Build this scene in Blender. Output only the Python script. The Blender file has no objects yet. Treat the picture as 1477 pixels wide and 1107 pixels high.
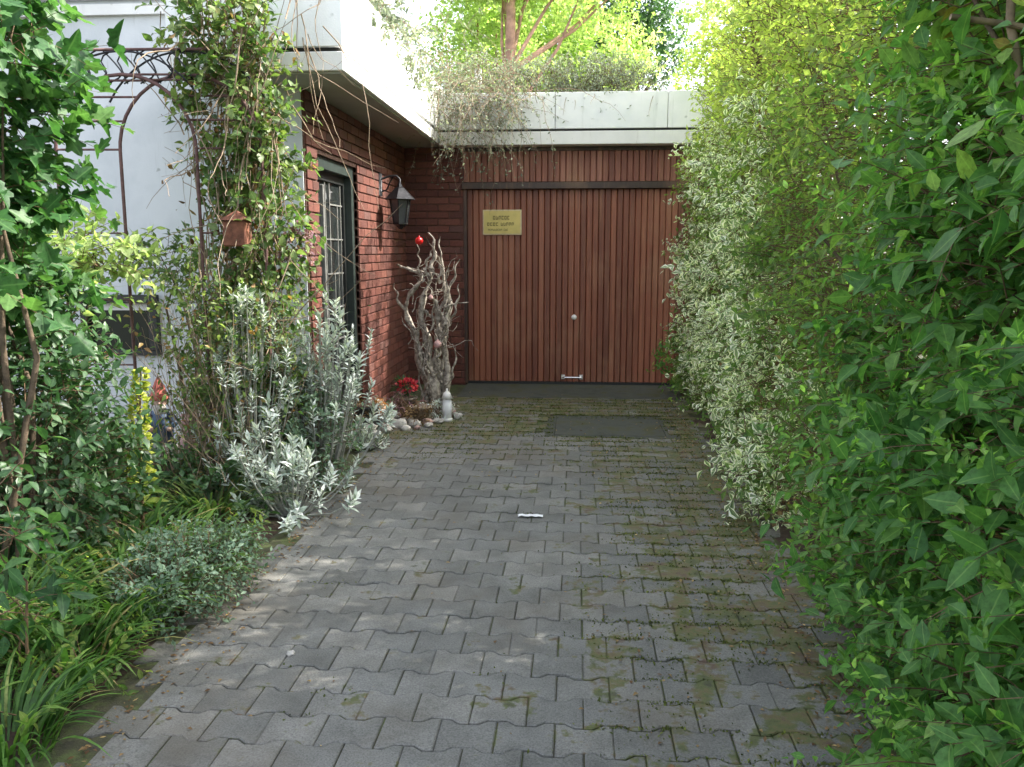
import bpy, math
import numpy as np
from mathutils import Vector
S = bpy.context.scene
COL = S.collection
R = math.radians
rng = np.random.default_rng(7)

# ------------------------------------------------------------------ camera, sky, sun, exposure
cam = bpy.data.cameras.new('camera'); co = bpy.data.objects.new('camera', cam); COL.objects.link(co)
co.location = (0, 0, 1.5)
co.rotation_euler = (R(90 - 8.9), 0, R(4.28))
cam.sensor_width = 36; cam.lens = 36 * 1230 / 1477
cam.clip_start = 0.05; cam.clip_end = 600
S.camera = co
SUN = Vector((0.70, 0.22, 0.70)).normalized()
w = bpy.data.worlds.new('World'); S.world = w; w.use_nodes = True
nt = w.node_tree; nt.nodes.clear()
sky = nt.nodes.new('ShaderNodeTexSky'); sky.sky_type = 'NISHITA'; sky.sun_disc = False
sky.sun_elevation = math.asin(SUN.z); sky.sun_rotation = math.atan2(SUN.x, SUN.y)
sky.air_density = 1.0; sky.dust_density = 3.0; sky.ozone_density = 1.0
bg = nt.nodes.new('ShaderNodeBackground'); bg.inputs[1].default_value = 0.15
hsv = nt.nodes.new('ShaderNodeHueSaturation'); hsv.inputs['Saturation'].default_value = .45
ow = nt.nodes.new('ShaderNodeOutputWorld')
nt.links.new(sky.outputs[0], hsv.inputs['Color']); nt.links.new(hsv.outputs[0], bg.inputs[0]); nt.links.new(bg.outputs[0], ow.inputs[0])
sl = bpy.data.lights.new('sun', 'SUN'); sl.energy = 2.7; sl.angle = R(0.5); sl.color = (1, .95, .85)
so = bpy.data.objects.new('sun', sl); COL.objects.link(so)
so.rotation_euler = SUN.to_track_quat('Z', 'Y').to_euler(); so.location = (6, 3, 12)
S.view_settings.view_transform = 'Standard'; S.view_settings.look = 'None'
S.view_settings.exposure = 2.2; S.view_settings.gamma = 1
S.render.engine = 'CYCLES'
try:
    S.cycles.max_bounces = 8; S.cycles.transmission_bounces = 6; S.cycles.diffuse_bounces = 4
except Exception: pass

# ------------------------------------------------------------------ materials
def newmat(name):
    m = bpy.data.materials.new(name); m.use_nodes = True; t = m.node_tree
    p = t.nodes['Principled BSDF']; return m, t, p
def N(t, kind, **kw):
    n = t.nodes.new(kind)
    for k, v in kw.items(): setattr(n, k, v)
    return n
def noise(t, scale, detail=4, rough=.6, vec=None):
    n = N(t, 'ShaderNodeTexNoise'); n.inputs['Scale'].default_value = scale
    n.inputs['Detail'].default_value = detail; n.inputs['Roughness'].default_value = rough
    if vec is None:
        c = N(t, 'ShaderNodeTexCoord'); vec = c.outputs['Object']
    t.links.new(vec, n.inputs['Vector']); return n.outputs['Fac']
def ramp(t, fac, stops):
    r = N(t, 'ShaderNodeValToRGB'); e = r.color_ramp.elements
    while len(e) < len(stops): e.new(.5)
    for k, (pos, c) in enumerate(stops):
        e[k].position = pos; e[k].color = (*c, 1) if len(c) == 3 else c
    t.links.new(fac, r.inputs[0]); return r.outputs[0]
def mixc(t, fac, a, b, mode='MIX'):
    m = N(t, 'ShaderNodeMix', data_type='RGBA', blend_type=mode)
    for sock, v in ((m.inputs[0], fac), (m.inputs[6], a), (m.inputs[7], b)):
        if isinstance(v, (int, float)): sock.default_value = v
        elif isinstance(v, tuple): sock.default_value = (*v, 1)
        else: t.links.new(v, sock)
    return m.outputs[2]
def mathn(t, op, a, b=0.0, clamp=False):
    m = N(t, 'ShaderNodeMath', operation=op, use_clamp=clamp)
    for sock, v in ((m.inputs[0], a), (m.inputs[1], b)):
        if isinstance(v, (int, float)): sock.default_value = v
        else: t.links.new(v, sock)
    return m.outputs[0]
def maprange(t, v, a, b, c=0.0, d=1.0):
    m = N(t, 'ShaderNodeMapRange'); m.interpolation_type = 'SMOOTHSTEP'
    t.links.new(v, m.inputs[0])
    for i, x in enumerate((a, b, c, d)): m.inputs[i + 1].default_value = x
    return m.outputs[0]
def bump(t, p, h, s=.3, d=.01):
    b = N(t, 'ShaderNodeBump'); b.inputs['Strength'].default_value = s; b.inputs['Distance'].default_value = d
    t.links.new(h, b.inputs['Height']); t.links.new(b.outputs[0], p.inputs['Normal'])
def attr(t, name):
    a = N(t, 'ShaderNodeAttribute', attribute_name=name); return a
def simple(name, c, rough=.7, var=.25, scale=12, metal=0, bmp=.2, c2=None):
    m, t, p = newmat(name)
    n = noise(t, scale, 5)
    c2 = c2 or tuple(x * (1 - var) for x in c)
    col = ramp(t, n, [(.35, c2), (.65, tuple(min(1, x * (1 + var * .6)) for x in c))])
    t.links.new(col, p.inputs['Base Color']); p.inputs['Roughness'].default_value = rough
    p.inputs['Metallic'].default_value = metal
    bump(t, p, noise(t, scale * 6, 4), bmp, .004)
    return m
def leafmat(name, dark, mid, light, trans=.45, rough=.45, rim=None, vein=.25, spec=.5, tip=None):
    """leaf colour varies from leaf to leaf, with a paler midrib and an optional cream rim"""
    m, t, p = newmat(name)
    a = attr(t, 'lc'); sp = N(t, 'ShaderNodeSeparateXYZ'); t.links.new(a.outputs['Vector'], sp.inputs[0])
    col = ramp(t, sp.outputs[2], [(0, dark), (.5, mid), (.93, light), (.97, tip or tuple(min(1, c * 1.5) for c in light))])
    mo = ramp(t, noise(t, 45, 4, .7), [(.32, (.62, .60, .55)), (.5, (1, 1, 1)), (.7, (1.25, 1.22, 1.1))])
    col = mixc(t, 1, col, mo, 'MULTIPLY')
    av = mathn(t, 'ABSOLUTE', sp.outputs[1])
    if rim:
        thr = mathn(t, 'ADD', av, mathn(t, 'MULTIPLY', mathn(t, 'ABSOLUTE', mathn(t, 'SUBTRACT', sp.outputs[0], .5)), .7))
        col = mixc(t, maprange(t, thr, .38, .6), col, rim)
    if vein:
        v = maprange(t, av, .0, .12, vein, 0)
        col = mixc(t, v, col, tuple(min(1, c * 1.5 + .05) for c in light))
    t.links.new(col, p.inputs['Base Color']); p.inputs['Roughness'].default_value = rough
    p.inputs['Specular IOR Level'].default_value = spec
    tr = N(t, 'ShaderNodeBsdfTranslucent')
    tc = mixc(t, 1.0, col, (1.0, 1.1, .62), 'MULTIPLY')
    hs = N(t, 'ShaderNodeHueSaturation'); hs.inputs['Value'].default_value = 1.7; hs.inputs['Saturation'].default_value = 1.0
    t.links.new(tc, hs.inputs['Color']); t.links.new(hs.outputs[0], tr.inputs[0])
    mx = N(t, 'ShaderNodeMixShader'); mx.inputs[0].default_value = trans
    out = t.nodes['Material Output']
    t.links.new(p.outputs[0], mx.inputs[1]); t.links.new(tr.outputs[0], mx.inputs[2]); t.links.new(mx.outputs[0], out.inputs[0])
    return m

M = {}
def make_mats():
    # pavers with moss and dirt
    m, t, p = newmat('paver')
    c = N(t, 'ShaderNodeTexCoord'); o = c.outputs['Object']; s = N(t, 'ShaderNodeSeparateXYZ'); t.links.new(o, s.inputs[0])
    a = attr(t, 'lc'); sp = N(t, 'ShaderNodeSeparateXYZ'); t.links.new(a.outputs['Vector'], sp.inputs[0])
    base = ramp(t, sp.outputs[2], [(0, (.135, .134, .124)), (.5, (.168, .167, .156)), (1, (.205, .198, .18))])
    fine = ramp(t, noise(t, 160, 4, .75), [(.32, (.55, .55, .55)), (.5, (1, 1, 1)), (.68, (1.35, 1.35, 1.35))])
    base = mixc(t, 1, base, fine, 'MULTIPLY')
    blotch = ramp(t, noise(t, 5, 6, .65), [(.35, (.72, .72, .71)), (.62, (1.12, 1.12, 1.13))])
    base = mixc(t, 1, base, blotch, 'MULTIPLY')
    wob = mathn(t, 'MULTIPLY', mathn(t, 'SUBTRACT', noise(t, 1.3, 4, .6), .5), 1.8)
    fx = maprange(t, mathn(t, 'ADD', s.outputs[0], wob), -.35, .65)
    fx = mathn(t, 'MULTIPLY', fx, maprange(t, s.outputs[1], 2.0, 3.2, .55, .9))
    fy = maprange(t, mathn(t, 'ADD', s.outputs[1], wob), 5.0, 7.6)
    z = mathn(t, 'MAXIMUM', fx, fy)
    n1 = noise(t, 2.6, 6, .7)
    n2 = noise(t, 26, 4, .7)
    k = mathn(t, 'ADD', mathn(t, 'MULTIPLY', z, .30), mathn(t, 'ADD', mathn(t, 'MULTIPLY', n1, .60), mathn(t, 'MULTIPLY', n2, .45)))
    edge = mathn(t, 'MULTIPLY', sp.outputs[0], .10)
    k = mathn(t, 'ADD', k, edge)
    k = mathn(t, 'ADD', k, mathn(t, 'MULTIPLY', mathn(t, 'SUBTRACT', noise(t, 5.0, 5, .7), .5), 1.5))
    mf = maprange(t, k, .69, .84)
    moss = ramp(t, noise(t, 9, 5, .7), [(.33, (.04, .045, .018)), (.46, (.085, .10, .025)), (.54, (.12, .10, .035)), (.62, (.10, .062, .038))])
    col = mixc(t, mathn(t, 'MULTIPLY', mf, .92), base, moss)
    dirt = maprange(t, noise(t, 1.1, 5, .6), .48, .68, 0, .5)
    col = mixc(t, dirt, col, (.11, .09, .065))
    t.links.new(col, p.inputs['Base Color']); p.inputs['Roughness'].default_value = .8
    bump(t, p, mathn(t, 'ADD', noise(t, 220, 3, .8), mathn(t, 'MULTIPLY', mf, noise(t, 60, 4, .8))), .7, .004)
    M['paver'] = m
    # joints
    m, t, p = newmat('joint_sand')
    col = ramp(t, noise(t, 7, 6, .8), [(.33, (.045, .04, .032)), (.48, (.06, .06, .03)), (.6, (.085, .11, .035)), (.72, (.06, .05, .035))])
    t.links.new(col, p.inputs['Base Color']); p.inputs['Roughness'].default_value = .95
    bump(t, p, noise(t, 150, 4), .8, .006); M['joint'] = m
    # soil
    m, t, p = newmat('soil')
    col = ramp(t, noise(t, 14, 8, .75), [(.3, (.03, .02, .014)), (.5, (.075, .045, .03)), (.7, (.13, .085, .055))])
    t.links.new(col, p.inputs['Base Color']); p.inputs['Roughness'].default_value = .95
    bump(t, p, noise(t, 50, 8, .8), 1, .03); M['soil'] = m
    M['ground'] = simple('ground_cover', (.07, .075, .035), .95, .5, 3, bmp=.8)
    # concrete slabs
    m, t, p = newmat('concrete_slab')
    n = noise(t, 4, 8, .7)
    col = ramp(t, n, [(.3, (.055, .06, .045)), (.5, (.085, .088, .078)), (.62, (.08, .08, .04)), (.75, (.085, .075, .06))])
    t.links.new(col, p.inputs['Base Color']); p.inputs['Roughness'].default_value = .95; p.inputs['Specular IOR Level'].default_value = .15
    bump(t, p, noise(t, 120, 5), .5, .004); M['slab'] = m
    # white render, streaky
    def render_mat(name, hi, lo, streak, bm=.25):
        m, t, p = newmat(name)
        c = N(t, 'ShaderNodeTexCoord'); mp = N(t, 'ShaderNodeMapping'); mp.inputs['Scale'].default_value = (9, 9, .7)
        t.links.new(c.outputs['Object'], mp.inputs[0])
        st = noise(t, 1.5, 7, .7, mp.outputs[0]); n = noise(t, 2.2, 6, .6)
        col = ramp(t, n, [(.3, lo), (.6, hi)])
        col = mixc(t, maprange(t, st, .55, .8, 0, .55), col, streak)
        spots = maprange(t, noise(t, 11, 2, .5), .70, .76, 0, .6)
        col = mixc(t, spots, col, streak)
        t.links.new(col, p.inputs['Base Color']); p.inputs['Roughness'].default_value = .85
        bump(t, p, noise(t, 90, 5), bm, .006); return m
    M['render'] = render_mat('white_render', (.66, .68, .70), (.52, .55, .57), (.26, .28, .26))
    M['parapet'] = render_mat('parapet_concrete', (.90, .90, .89), (.76, .78, .78), (.40, .42, .40))
    M['white'] = render_mat('white_paint', (.80, .79, .77), (.70, .69, .67), (.45, .43, .38))
    M['soffit'] = simple('soffit_board', (.34, .34, .29), .8, .12, 2.5, bmp=.1)
    M['gutter'] = simple('shadow_gap', (.03, .03, .028), .9)  # near-black colour paints the shade inside the recessed groove
    # brick
    m, t, p = newmat('brick')
    a = attr(t, 'lc'); sp = N(t, 'ShaderNodeSeparateXYZ'); t.links.new(a.outputs['Vector'], sp.inputs[0])
    col = ramp(t, sp.outputs[2], [(0, (.095, .032, .024)), (.45, (.155, .047, .033)), (.8, (.19, .064, .044)), (1, (.13, .058, .048))])
    n = ramp(t, noise(t, 45, 6, .7), [(.3, (.6, .6, .6)), (.7, (1.2, 1.2, 1.2))])
    col = mixc(t, 1, col, n, 'MULTIPLY'); t.links.new(col, p.inputs['Base Color'])
    p.inputs['Roughness'].default_value = .75; bump(t, p, noise(t, 90, 5), .6, .005); M['brick'] = m
    M['mortar'] = simple('mortar', (.15, .08, .062), .9, .3, 30, bmp=.5)
    # door timber
    def wood(name, c0, c1, c2, rough=.5):
        m, t, p = newmat(name)
        a = attr(t, 'lc'); sp = N(t, 'ShaderNodeSeparateXYZ'); t.links.new(a.outputs['Vector'], sp.inputs[0])
        c = N(t, 'ShaderNodeTexCoord'); mp = N(t, 'ShaderNodeMapping'); mp.inputs['Scale'].default_value = (60, 60, 1.6)
        t.links.new(c.outputs['Object'], mp.inputs[0])
        g = noise(t, 1.2, 7, .65, mp.outputs[0])
        col = ramp(t, sp.outputs[2], [(0, c0), (.5, c1), (1, c2)])
        gr = ramp(t, g, [(.3, (.6, .55, .5)), (.55, (1, 1, 1)), (.75, (1.35, 1.3, 1.25))])
        col = mixc(t, 1, col, gr, 'MULTIPLY')
        mp2 = N(t, 'ShaderNodeMapping'); mp2.inputs['Scale'].default_value = (5, 5, .5); t.links.new(c.outputs['Object'], mp2.inputs[0])
        fade = mathn(t, 'ADD', maprange(t, noise(t, 1.6, 5, .6), .46, .72, 0, .38), maprange(t, noise(t, 2.0, 6, .7, mp2.outputs[0]), .52, .72, 0, .35))
        col = mixc(t, fade, col, (.36, .20, .115))
        t.links.new(col, p.inputs['Base Color']); p.inputs['Roughness'].default_value = rough
        bump(t, p, g, .35, .003); return m
    M['wood'] = wood('red_brown_timber', (.165, .050, .028), (.235, .074, .040), (.31, .112, .062))
    M['woodtop'] = wood('timber_cladding', (.19, .066, .045), (.25, .09, .06), (.31, .13, .09), .6)
    M['darkwood'] = wood('dark_timber', (.035, .02, .015), (.045, .026, .02), (.06, .035, .026))
    M['black'] = simple('black_paint', (.018, .02, .02), .4, .3, 20, bmp=.1)
    M['frame'] = simple('dark_green_frame', (.03, .042, .038), .45, .3, 10, bmp=.1)
    M['iron'] = simple('dark_iron', (.04, .04, .045), .4, .4, 30, metal=.6, bmp=.3)
    M['lead'] = simple('grey_glazing_bar', (.20, .20, .19), .5, .2, 20)
    M['rust'] = simple('rusted_tube', (.13, .065, .06), .75, .4, 25, bmp=.4)
    M['rustbox'] = simple('rust_brown_clay', (.20, .075, .045), .85, .45, 18, bmp=.6)
    M['chrome'] = simple('worn_chrome', (.75, .73, .70), .3, .15, 30, metal=.9)
    M['pale'] = simple('pale_plastic', (.85, .82, .78), .4, .08, 20)
    m, t, p = newmat('dark_glass')
    p.inputs['Base Color'].default_value = (.02, .024, .024, 1); p.inputs['Roughness'].default_value = .08
    p.inputs['Specular IOR Level'].default_value = .4; bump(t, p, noise(t, 4, 2), .05, .01); M['glass'] = m
    m, t, p = newmat('lamp_glass')
    p.inputs['Base Color'].default_value = (.07, .075, .08, 1); p.inputs['Roughness'].default_value = .25
    bump(t, p, noise(t, 60, 2), .3, .003); M['lampglass'] = m
    M['sign'] = simple('yellowed_plate', (.62, .50, .16), .5, .10, 9, bmp=.05)
    M['signframe'] = simple('pale_sign_edge', (.60, .48, .30), .5, .1, 20)
    M['ink'] = simple('faded_ink', (.16, .13, .035), .7, .2, 60)
    M['driftwood'] = simple('weathered_driftwood', (.42, .37, .31), .9, .5, 28, bmp=1, c2=(.13, .105, .085))
    M['bark'] = simple('brown_bark', (.12, .085, .055), .9, .5, 20, bmp=1)
    M['pinebark'] = simple('reddish_bark', (.42, .25, .18), .9, .35, 9, bmp=1)
    M['twig'] = simple('brown_twig', (.16, .10, .055), .85, .4, 30)
    M['drytwig'] = simple('dry_grey_twig', (.30, .22, .15), .9, .35, 20)
    M['silverstem'] = simple('silver_stem', (.34, .34, .30), .8, .3, 20)
    M['terracotta'] = simple('terracotta', (.42, .17, .08), .8, .3, 14)
    M['stone'] = simple('pale_stone', (.50, .47, .43), .85, .35, 16, bmp=.8)
    M['pinkstone'] = simple('pinkish_stone', (.42, .28, .25), .85, .3, 18, bmp=.8)
    M['orange'] = simple('orange_glaze', (.50, .19, .03), .45, .3, 12)
    M['redgloss'] = simple('red_glass', (.65, .02, .02), .12, .1, 5, bmp=.02)
    M['redcap'] = simple('faded_red_paint', (.48, .12, .09), .7, .3, 20)
    M['bluecoat'] = simple('dull_blue_paint', (.06, .10, .17), .6, .3, 20)
    M['skin'] = simple('painted_face', (.55, .36, .28), .6, .1, 20)
    M['pink'] = simple('dusty_pink_clay', (.60, .36, .34), .7, .25, 25)
    M['paper'] = simple('white_paper', (.85, .85, .86), .8, .05, 20)
    M['crate'] = simple('old_basket', (.34, .28, .22), .85, .4, 30, bmp=.8)
    # foliage
    M['Lbig'] = leafmat('broad_green_leaf', (.040, .125, .034), (.105, .245, .060), (.30, .44, .11), .45, .5, spec=.35, tip=(.30, .24, .06))
    M['Lyoung'] = leafmat('young_leaf', (.08, .22, .04), (.16, .34, .06), (.28, .46, .10), .5, .45, spec=.35)
    M['Lsmall'] = leafmat('small_green_leaf', (.05, .115, .035), (.13, .22, .055), (.38, .44, .12), .55, .5, spec=.35)
    M['Llime'] = leafmat('lime_leaf', (.20, .27, .10), (.33, .42, .17), (.50, .58, .28), .55, .5)
    M['Lpale'] = leafmat('pale_lime_leaf', (.26, .33, .12), (.42, .50, .20), (.62, .68, .34), .5, .6)
    M['Lvar'] = leafmat('variegated_leaf', (.07, .12, .04), (.20, .28, .13), (.50, .56, .34), .45, .5, rim=(.93, .93, .84))  # pale rim stands in for direct sun on the leaves
    M['Lvine'] = leafmat('lobed_vine_leaf', (.022, .072, .024), (.042, .120, .034), (.11, .22, .06), .32, .5, spec=.35)
    M['Ldark'] = leafmat('dark_shrub_leaf', (.022, .065, .022), (.048, .115, .042), (.11, .20, .085), .3, .45)
    M['Livy'] = leafmat('ivy_leaf', (.030, .08, .022), (.085, .15, .04), (.24, .30, .10), .38, .45, tip=(.30, .16, .07))
    M['Lsilver'] = leafmat('silver_felt_leaf', (.26, .33, .28), (.50, .56, .53), (.82, .85, .86), .15, .85, vein=.1)
    M['Lgrass'] = leafmat('strap_leaf', (.032, .085, .018), (.07, .165, .03), (.16, .27, .06), .4, .5, vein=0, tip=(.42, .34, .16))
    M['Llav'] = leafmat('blue_green_leaf', (.07, .13, .07), (.13, .21, .14), (.22, .31, .22), .3, .6, vein=0)
    M['Lyellow'] = leafmat('yellow_flower', (.26, .30, .05), (.42, .46, .08), (.55, .55, .14), .3, .6, vein=0)
    M['Lred'] = leafmat('red_petal', (.45, .02, .05), (.60, .04, .08), (.80, .14, .16), .3, .5, vein=0)
    M['Lpurple'] = leafmat('dusky_purple_petal', (.16, .08, .12), (.25, .13, .18), (.38, .24, .28), .3, .7, vein=0)
    M['Ldry'] = leafmat('dry_brown_leaf', (.10, .05, .022), (.19, .11, .05), (.32, .22, .10), .25, .8, vein=0)
    M['Lheath'] = leafmat('grey_green_heath', (.10, .125, .10), (.19, .22, .18), (.33, .36, .30), .3, .8, vein=0)
    M['Lmoss'] = leafmat('moss_green', (.035, .05, .010), (.075, .095, .018), (.13, .15, .03), .2, .9, vein=0)
make_mats()

# ------------------------------------------------------------------ object helpers
def tag(o, label=None, cat=None, group=None, kind=None):
    if label: o['label'] = label
    if cat: o['category'] = cat
    if group: o['group'] = group
    if kind: o['kind'] = kind
    return o
def thing(name, label, cat, loc=(0, 0, 0), rz=0, group=None):
    o = bpy.data.objects.new(name, None); COL.objects.link(o); o.location = loc; o.rotation_euler = (0, 0, rz)
    o.empty_display_size = .1
    return tag(o, label, cat, group)
class MB:
    def __init__(s): s.v = []; s.f = []; s.lc = []; s.n = 0
    def add(s, v, f, rnd=None, lc=None):
        v = [tuple(p) for p in v]
        r = rng.random() if rnd is None else rnd
        s.v += v; s.f += [tuple(i + s.n for i in q) for q in f]
        s.lc += (lc if lc is not None else [(0, 0, r)] * len(v)); s.n += len(v)
    def box(s, x0, x1, y0, y1, z0, z1, rnd=None):
        s.add([(x0, y0, z0), (x1, y0, z0), (x1, y1, z0), (x0, y1, z0), (x0, y0, z1), (x1, y0, z1), (x1, y1, z1), (x0, y1, z1)],
              [(3, 2, 1, 0), (4, 5, 6, 7), (0, 1, 5, 4), (1, 2, 6, 5), (2, 3, 7, 6), (3, 0, 4, 7)], rnd)
        return s
    def bevbox(s, x0, x1, y0, y1, z0, z1, b=.01, rnd=None):
        V = []; F = []
        cx = ((x0, 1), (x1, -1)); cy = ((y0, 1), (y1, -1)); cz = ((z0, 1), (z1, -1)); idx = {}
        for i, (x, sx) in enumerate(cx):
            for j, (y, sy) in enumerate(cy):
                for k, (z, sz) in enumerate(cz):
                    for a in range(3):
                        idx[i, j, k, a] = len(V)
                        V.append((x + (0 if a == 0 else b * sx), y + (0 if a == 1 else b * sy), z + (0 if a == 2 else b * sz)))
        for i in (0, 1):
            q = [idx[i, 0, 0, 0], idx[i, 1, 0, 0], idx[i, 1, 1, 0], idx[i, 0, 1, 0]]; F.append(q[::-1] if i == 0 else q)
            q = [idx[0, i, 0, 1], idx[1, i, 0, 1], idx[1, i, 1, 1], idx[0, i, 1, 1]]; F.append(q if i == 0 else q[::-1])
            q = [idx[0, 0, i, 2], idx[1, 0, i, 2], idx[1, 1, i, 2], idx[0, 1, i, 2]]; F.append(q[::-1] if i == 0 else q)
        for i in (0, 1):
            for j in (0, 1):
                F.append([idx[i, j, 0, 0], idx[i, j, 1, 0], idx[i, j, 1, 1], idx[i, j, 0, 1]])
                F.append([idx[i, 0, j, 0], idx[i, 1, j, 0], idx[i, 1, j, 2], idx[i, 0, j, 2]])
                F.append([idx[0, i, j, 1], idx[1, i, j, 1], idx[1, i, j, 2], idx[0, i, j, 2]])
                for k in (0, 1): F.append([idx[i, j, k, 0], idx[i, j, k, 1], idx[i, j, k, 2]])
        s.add(V, F, rnd); return s
    def tube(s, pts, rad, sides=6, rnd=None, cap=True):
        P = np.array(pts, float); n = len(P)
        rad = np.full(n, rad) if np.isscalar(rad) else np.array(rad)
        T = np.gradient(P, axis=0); T /= np.linalg.norm(T, axis=1)[:, None] + 1e-9
        ref = np.array([0, 0, 1.]) if abs(T[0][2]) < .9 else np.array([1., 0, 0])
        V = []
        for i in range(n):
            a = np.cross(T[i], ref); a /= np.linalg.norm(a) + 1e-9; b = np.cross(T[i], a); ref = np.cross(a, T[i])
            for k in range(sides):
                th = 2 * math.pi * k / sides
                V.append(P[i] + rad[i] * (a * math.cos(th) + b * math.sin(th)))
        F = []
        for i in range(n - 1):
            for k in range(sides):
                k2 = (k + 1) % sides
                F.append((i * sides + k, i * sides + k2, (i + 1) * sides + k2, (i + 1) * sides + k))
        if cap: F += [tuple(range(sides)), tuple(reversed(range((n - 1) * sides, n * sides)))]
        s.add(V, F, rnd); return s
    def lathe(s, prof, c=(0, 0, 0), sides=20, rnd=None, sq=1.0):
        V = []; F = []
        for r, z in prof:
            for k in range(sides):
                th = 2 * math.pi * (k + .5) / sides; V.append((c[0] + r * math.cos(th), c[1] + r * math.sin(th) * sq, c[2] + z))
        for i in range(len(prof) - 1):
            for k in range(sides):
                k2 = (k + 1) % sides; F.append((i * sides + k, i * sides + k2, (i + 1) * sides + k2, (i + 1) * sides + k))
        F += [tuple(reversed(range(sides))), tuple(range((len(prof) - 1) * sides, len(prof) * sides))]
        s.add(V, F, rnd); return s
    def blob(s, c, r, seed=0, amp=.18, n=10, rnd=None):
        V = []; F = []; r = np.array(r if hasattr(r, '__len__') else (r, r, r))
        g = np.random.default_rng(seed); ph = g.random((4, 3)) * 6; fr = g.uniform(1.5, 4, (4, 3))
        for i in range(n + 1):
            for k in range(2 * n):
                th = math.pi * i / n; ph_ = math.pi * k / n
                d = np.array([math.sin(th) * math.cos(ph_), math.sin(th) * math.sin(ph_), math.cos(th)])
                q = 1 + amp * sum(math.sin(fr[j] @ d * 1.5 + ph[j][0]) for j in range(4)) / 2
                V.append(np.array(c) + d * r * q)
        m = 2 * n
        for i in range(n):
            for k in range(m): F.append((i * m + k, (i + 1) * m + k, (i + 1) * m + (k + 1) % m, i * m + (k + 1) % m))
        s.add(V, F, rnd); return s
    def build(s, name, mat, parent=None, smooth=False):
        me = bpy.data.meshes.new(name); me.from_pydata(s.v, [], s.f)
        at = me.attributes.new('lc', 'FLOAT_VECTOR', 'POINT'); at.data.foreach_set('vector', np.array(s.lc, 'f').ravel())
        if smooth: me.polygons.foreach_set('use_smooth', [True] * len(me.polygons))
        me.materials.append(mat); me.update(); me.validate()
        o = bpy.data.objects.new(name, me); COL.objects.link(o)
        if parent: o.parent = parent
        return o

def nrm(a): return a / (np.linalg.norm(a, axis=-1, keepdims=True) + 1e-9)
# leaf templates: rows of (t, half width, droop), each row left / mid / right
def tmpl(rows, fold=.25, droop=.15):
    V = [(0, 0, 0)]; LC = [(0, 0)]; F = []
    for t, wd in rows:
        V += [(t, wd, fold * wd - droop * t * t), (t, 0, -droop * t * t), (t, -wd, fold * wd - droop * t * t)]
        LC += [(t, 1), (t, 0), (t, -1)]
    V.append((1, 0, -droop)); LC.append((1, 0)); n = len(rows); e = 3 * n + 1
    F += [(0, 2, 1), (0, 3, 2)]
    for i in range(n - 1):
        a = 1 + 3 * i; F += [(a, a + 1, a + 4, a + 3), (a + 1, a + 2, a + 5, a + 4)]
    a = 1 + 3 * (n - 1); F += [(a, a + 1, e), (a + 1, a + 2, e)]
    return np.array(V, float), F, np.array(LC, float)
T_OV = tmpl([(.18, .15), (.42, .25), (.7, .17)])
T_LAN = tmpl([(.25, .10), (.6, .11)], .3, .22)
T_SM = (np.array([(0, 0, 0), (.5, .27, .06), (.5, -.27, .06), (1, 0, -.1), (.5, 0, -.03)], float),
        [(0, 4, 1), (0, 2, 4), (4, 3, 1), (4, 2, 3)], np.array([(0, 0), (.5, 1), (.5, -1), (1, 0), (.5, 0)], float))
T_BLA = None
def lobed():
    h_ = [(-.10, .16), (-.08, .36), (.06, .44), (.18, .30), (.34, .36), (.50, .50), (.62, .44), (.60, .24), (.72, .20), (.88, .12)]
    out = [(0, 0)] + h_ + [(1, 0)] + [(x, -y) for x, y in h_[::-1]]
    V = [(.3, 0, -.04)] + [(x, y, .22 * abs(y) - .15 * x * x) for x, y in out]
    LC = [(.3, 0)] + [(x, y * 2) for x, y in out]
    F = [(0, 1 + (i + 1) % len(out), 1 + i) for i in range(len(out))]
    return np.array(V, float), F, np.array(LC, float)
T_LOB = lobed()
def leaves(name, P, D, Nn, size, T, mat, parent=None, wid=None, rnd=None):
    """one mesh of many leaf blades at points P, pointing along D, faces turned to Nn"""
    V, F, LC = T; n = len(P); k = len(V)
    D = nrm(D); Sx = nrm(np.cross(Nn, D)); U = np.cross(D, Sx)
    curl = rng.uniform(-.3, 2.6, n)[:, None, None] if T is not T_BLA else 1.0
    size = np.broadcast_to(size, (n,)); wid = np.ones(n) if wid is None else wid
    W = (P[:, None, :] + size[:, None, None] * (V[None, :, 0:1] * D[:, None, :] + (V[None, :, 1:2] * wid[:, None, None]) * Sx[:, None, :] + V[None, :, 2:3] * curl * U[:, None, :]))
    rnd = rng.random(n) if rnd is None else rnd
    lc = np.zeros((n, k, 3)); lc[:, :, 0] = LC[None, :, 0]; lc[:, :, 1] = LC[None, :, 1]; lc[:, :, 2] = rnd[:, None]
    fl = np.concatenate([np.array(f) for f in F]); cnt = np.array([len(f) for f in F])
    loops = (fl[None, :] + (np.arange(n) * k)[:, None]).ravel()
    tot = np.tile(cnt, n); st = np.concatenate([[0], np.cumsum(tot)[:-1]])
    me = bpy.data.meshes.new(name); me.vertices.add(n * k); me.vertices.foreach_set('co', W.astype('f').ravel())
    me.loops.add(len(loops)); me.loops.foreach_set('vertex_index', loops.astype('i'))
    me.polygons.add(len(tot)); me.polygons.foreach_set('loop_start', st.astype('i'))
    try: me.polygons.foreach_set('loop_total', tot.astype('i'))
    except Exception: pass
    me.polygons.foreach_set('use_smooth', np.ones(len(tot), bool))
    me.update(calc_edges=True)
    at = me.attributes.new('lc', 'FLOAT_VECTOR', 'POINT'); at.data.foreach_set('vector', lc.astype('f').ravel())
    me.materials.append(mat)
    o = bpy.data.objects.new(name, me); COL.objects.link(o)
    if parent: o.parent = parent
    return o
UP = np.array([0, 0, 1.])
def rv(n): return nrm(rng.normal(size=(n, 3)))
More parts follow.
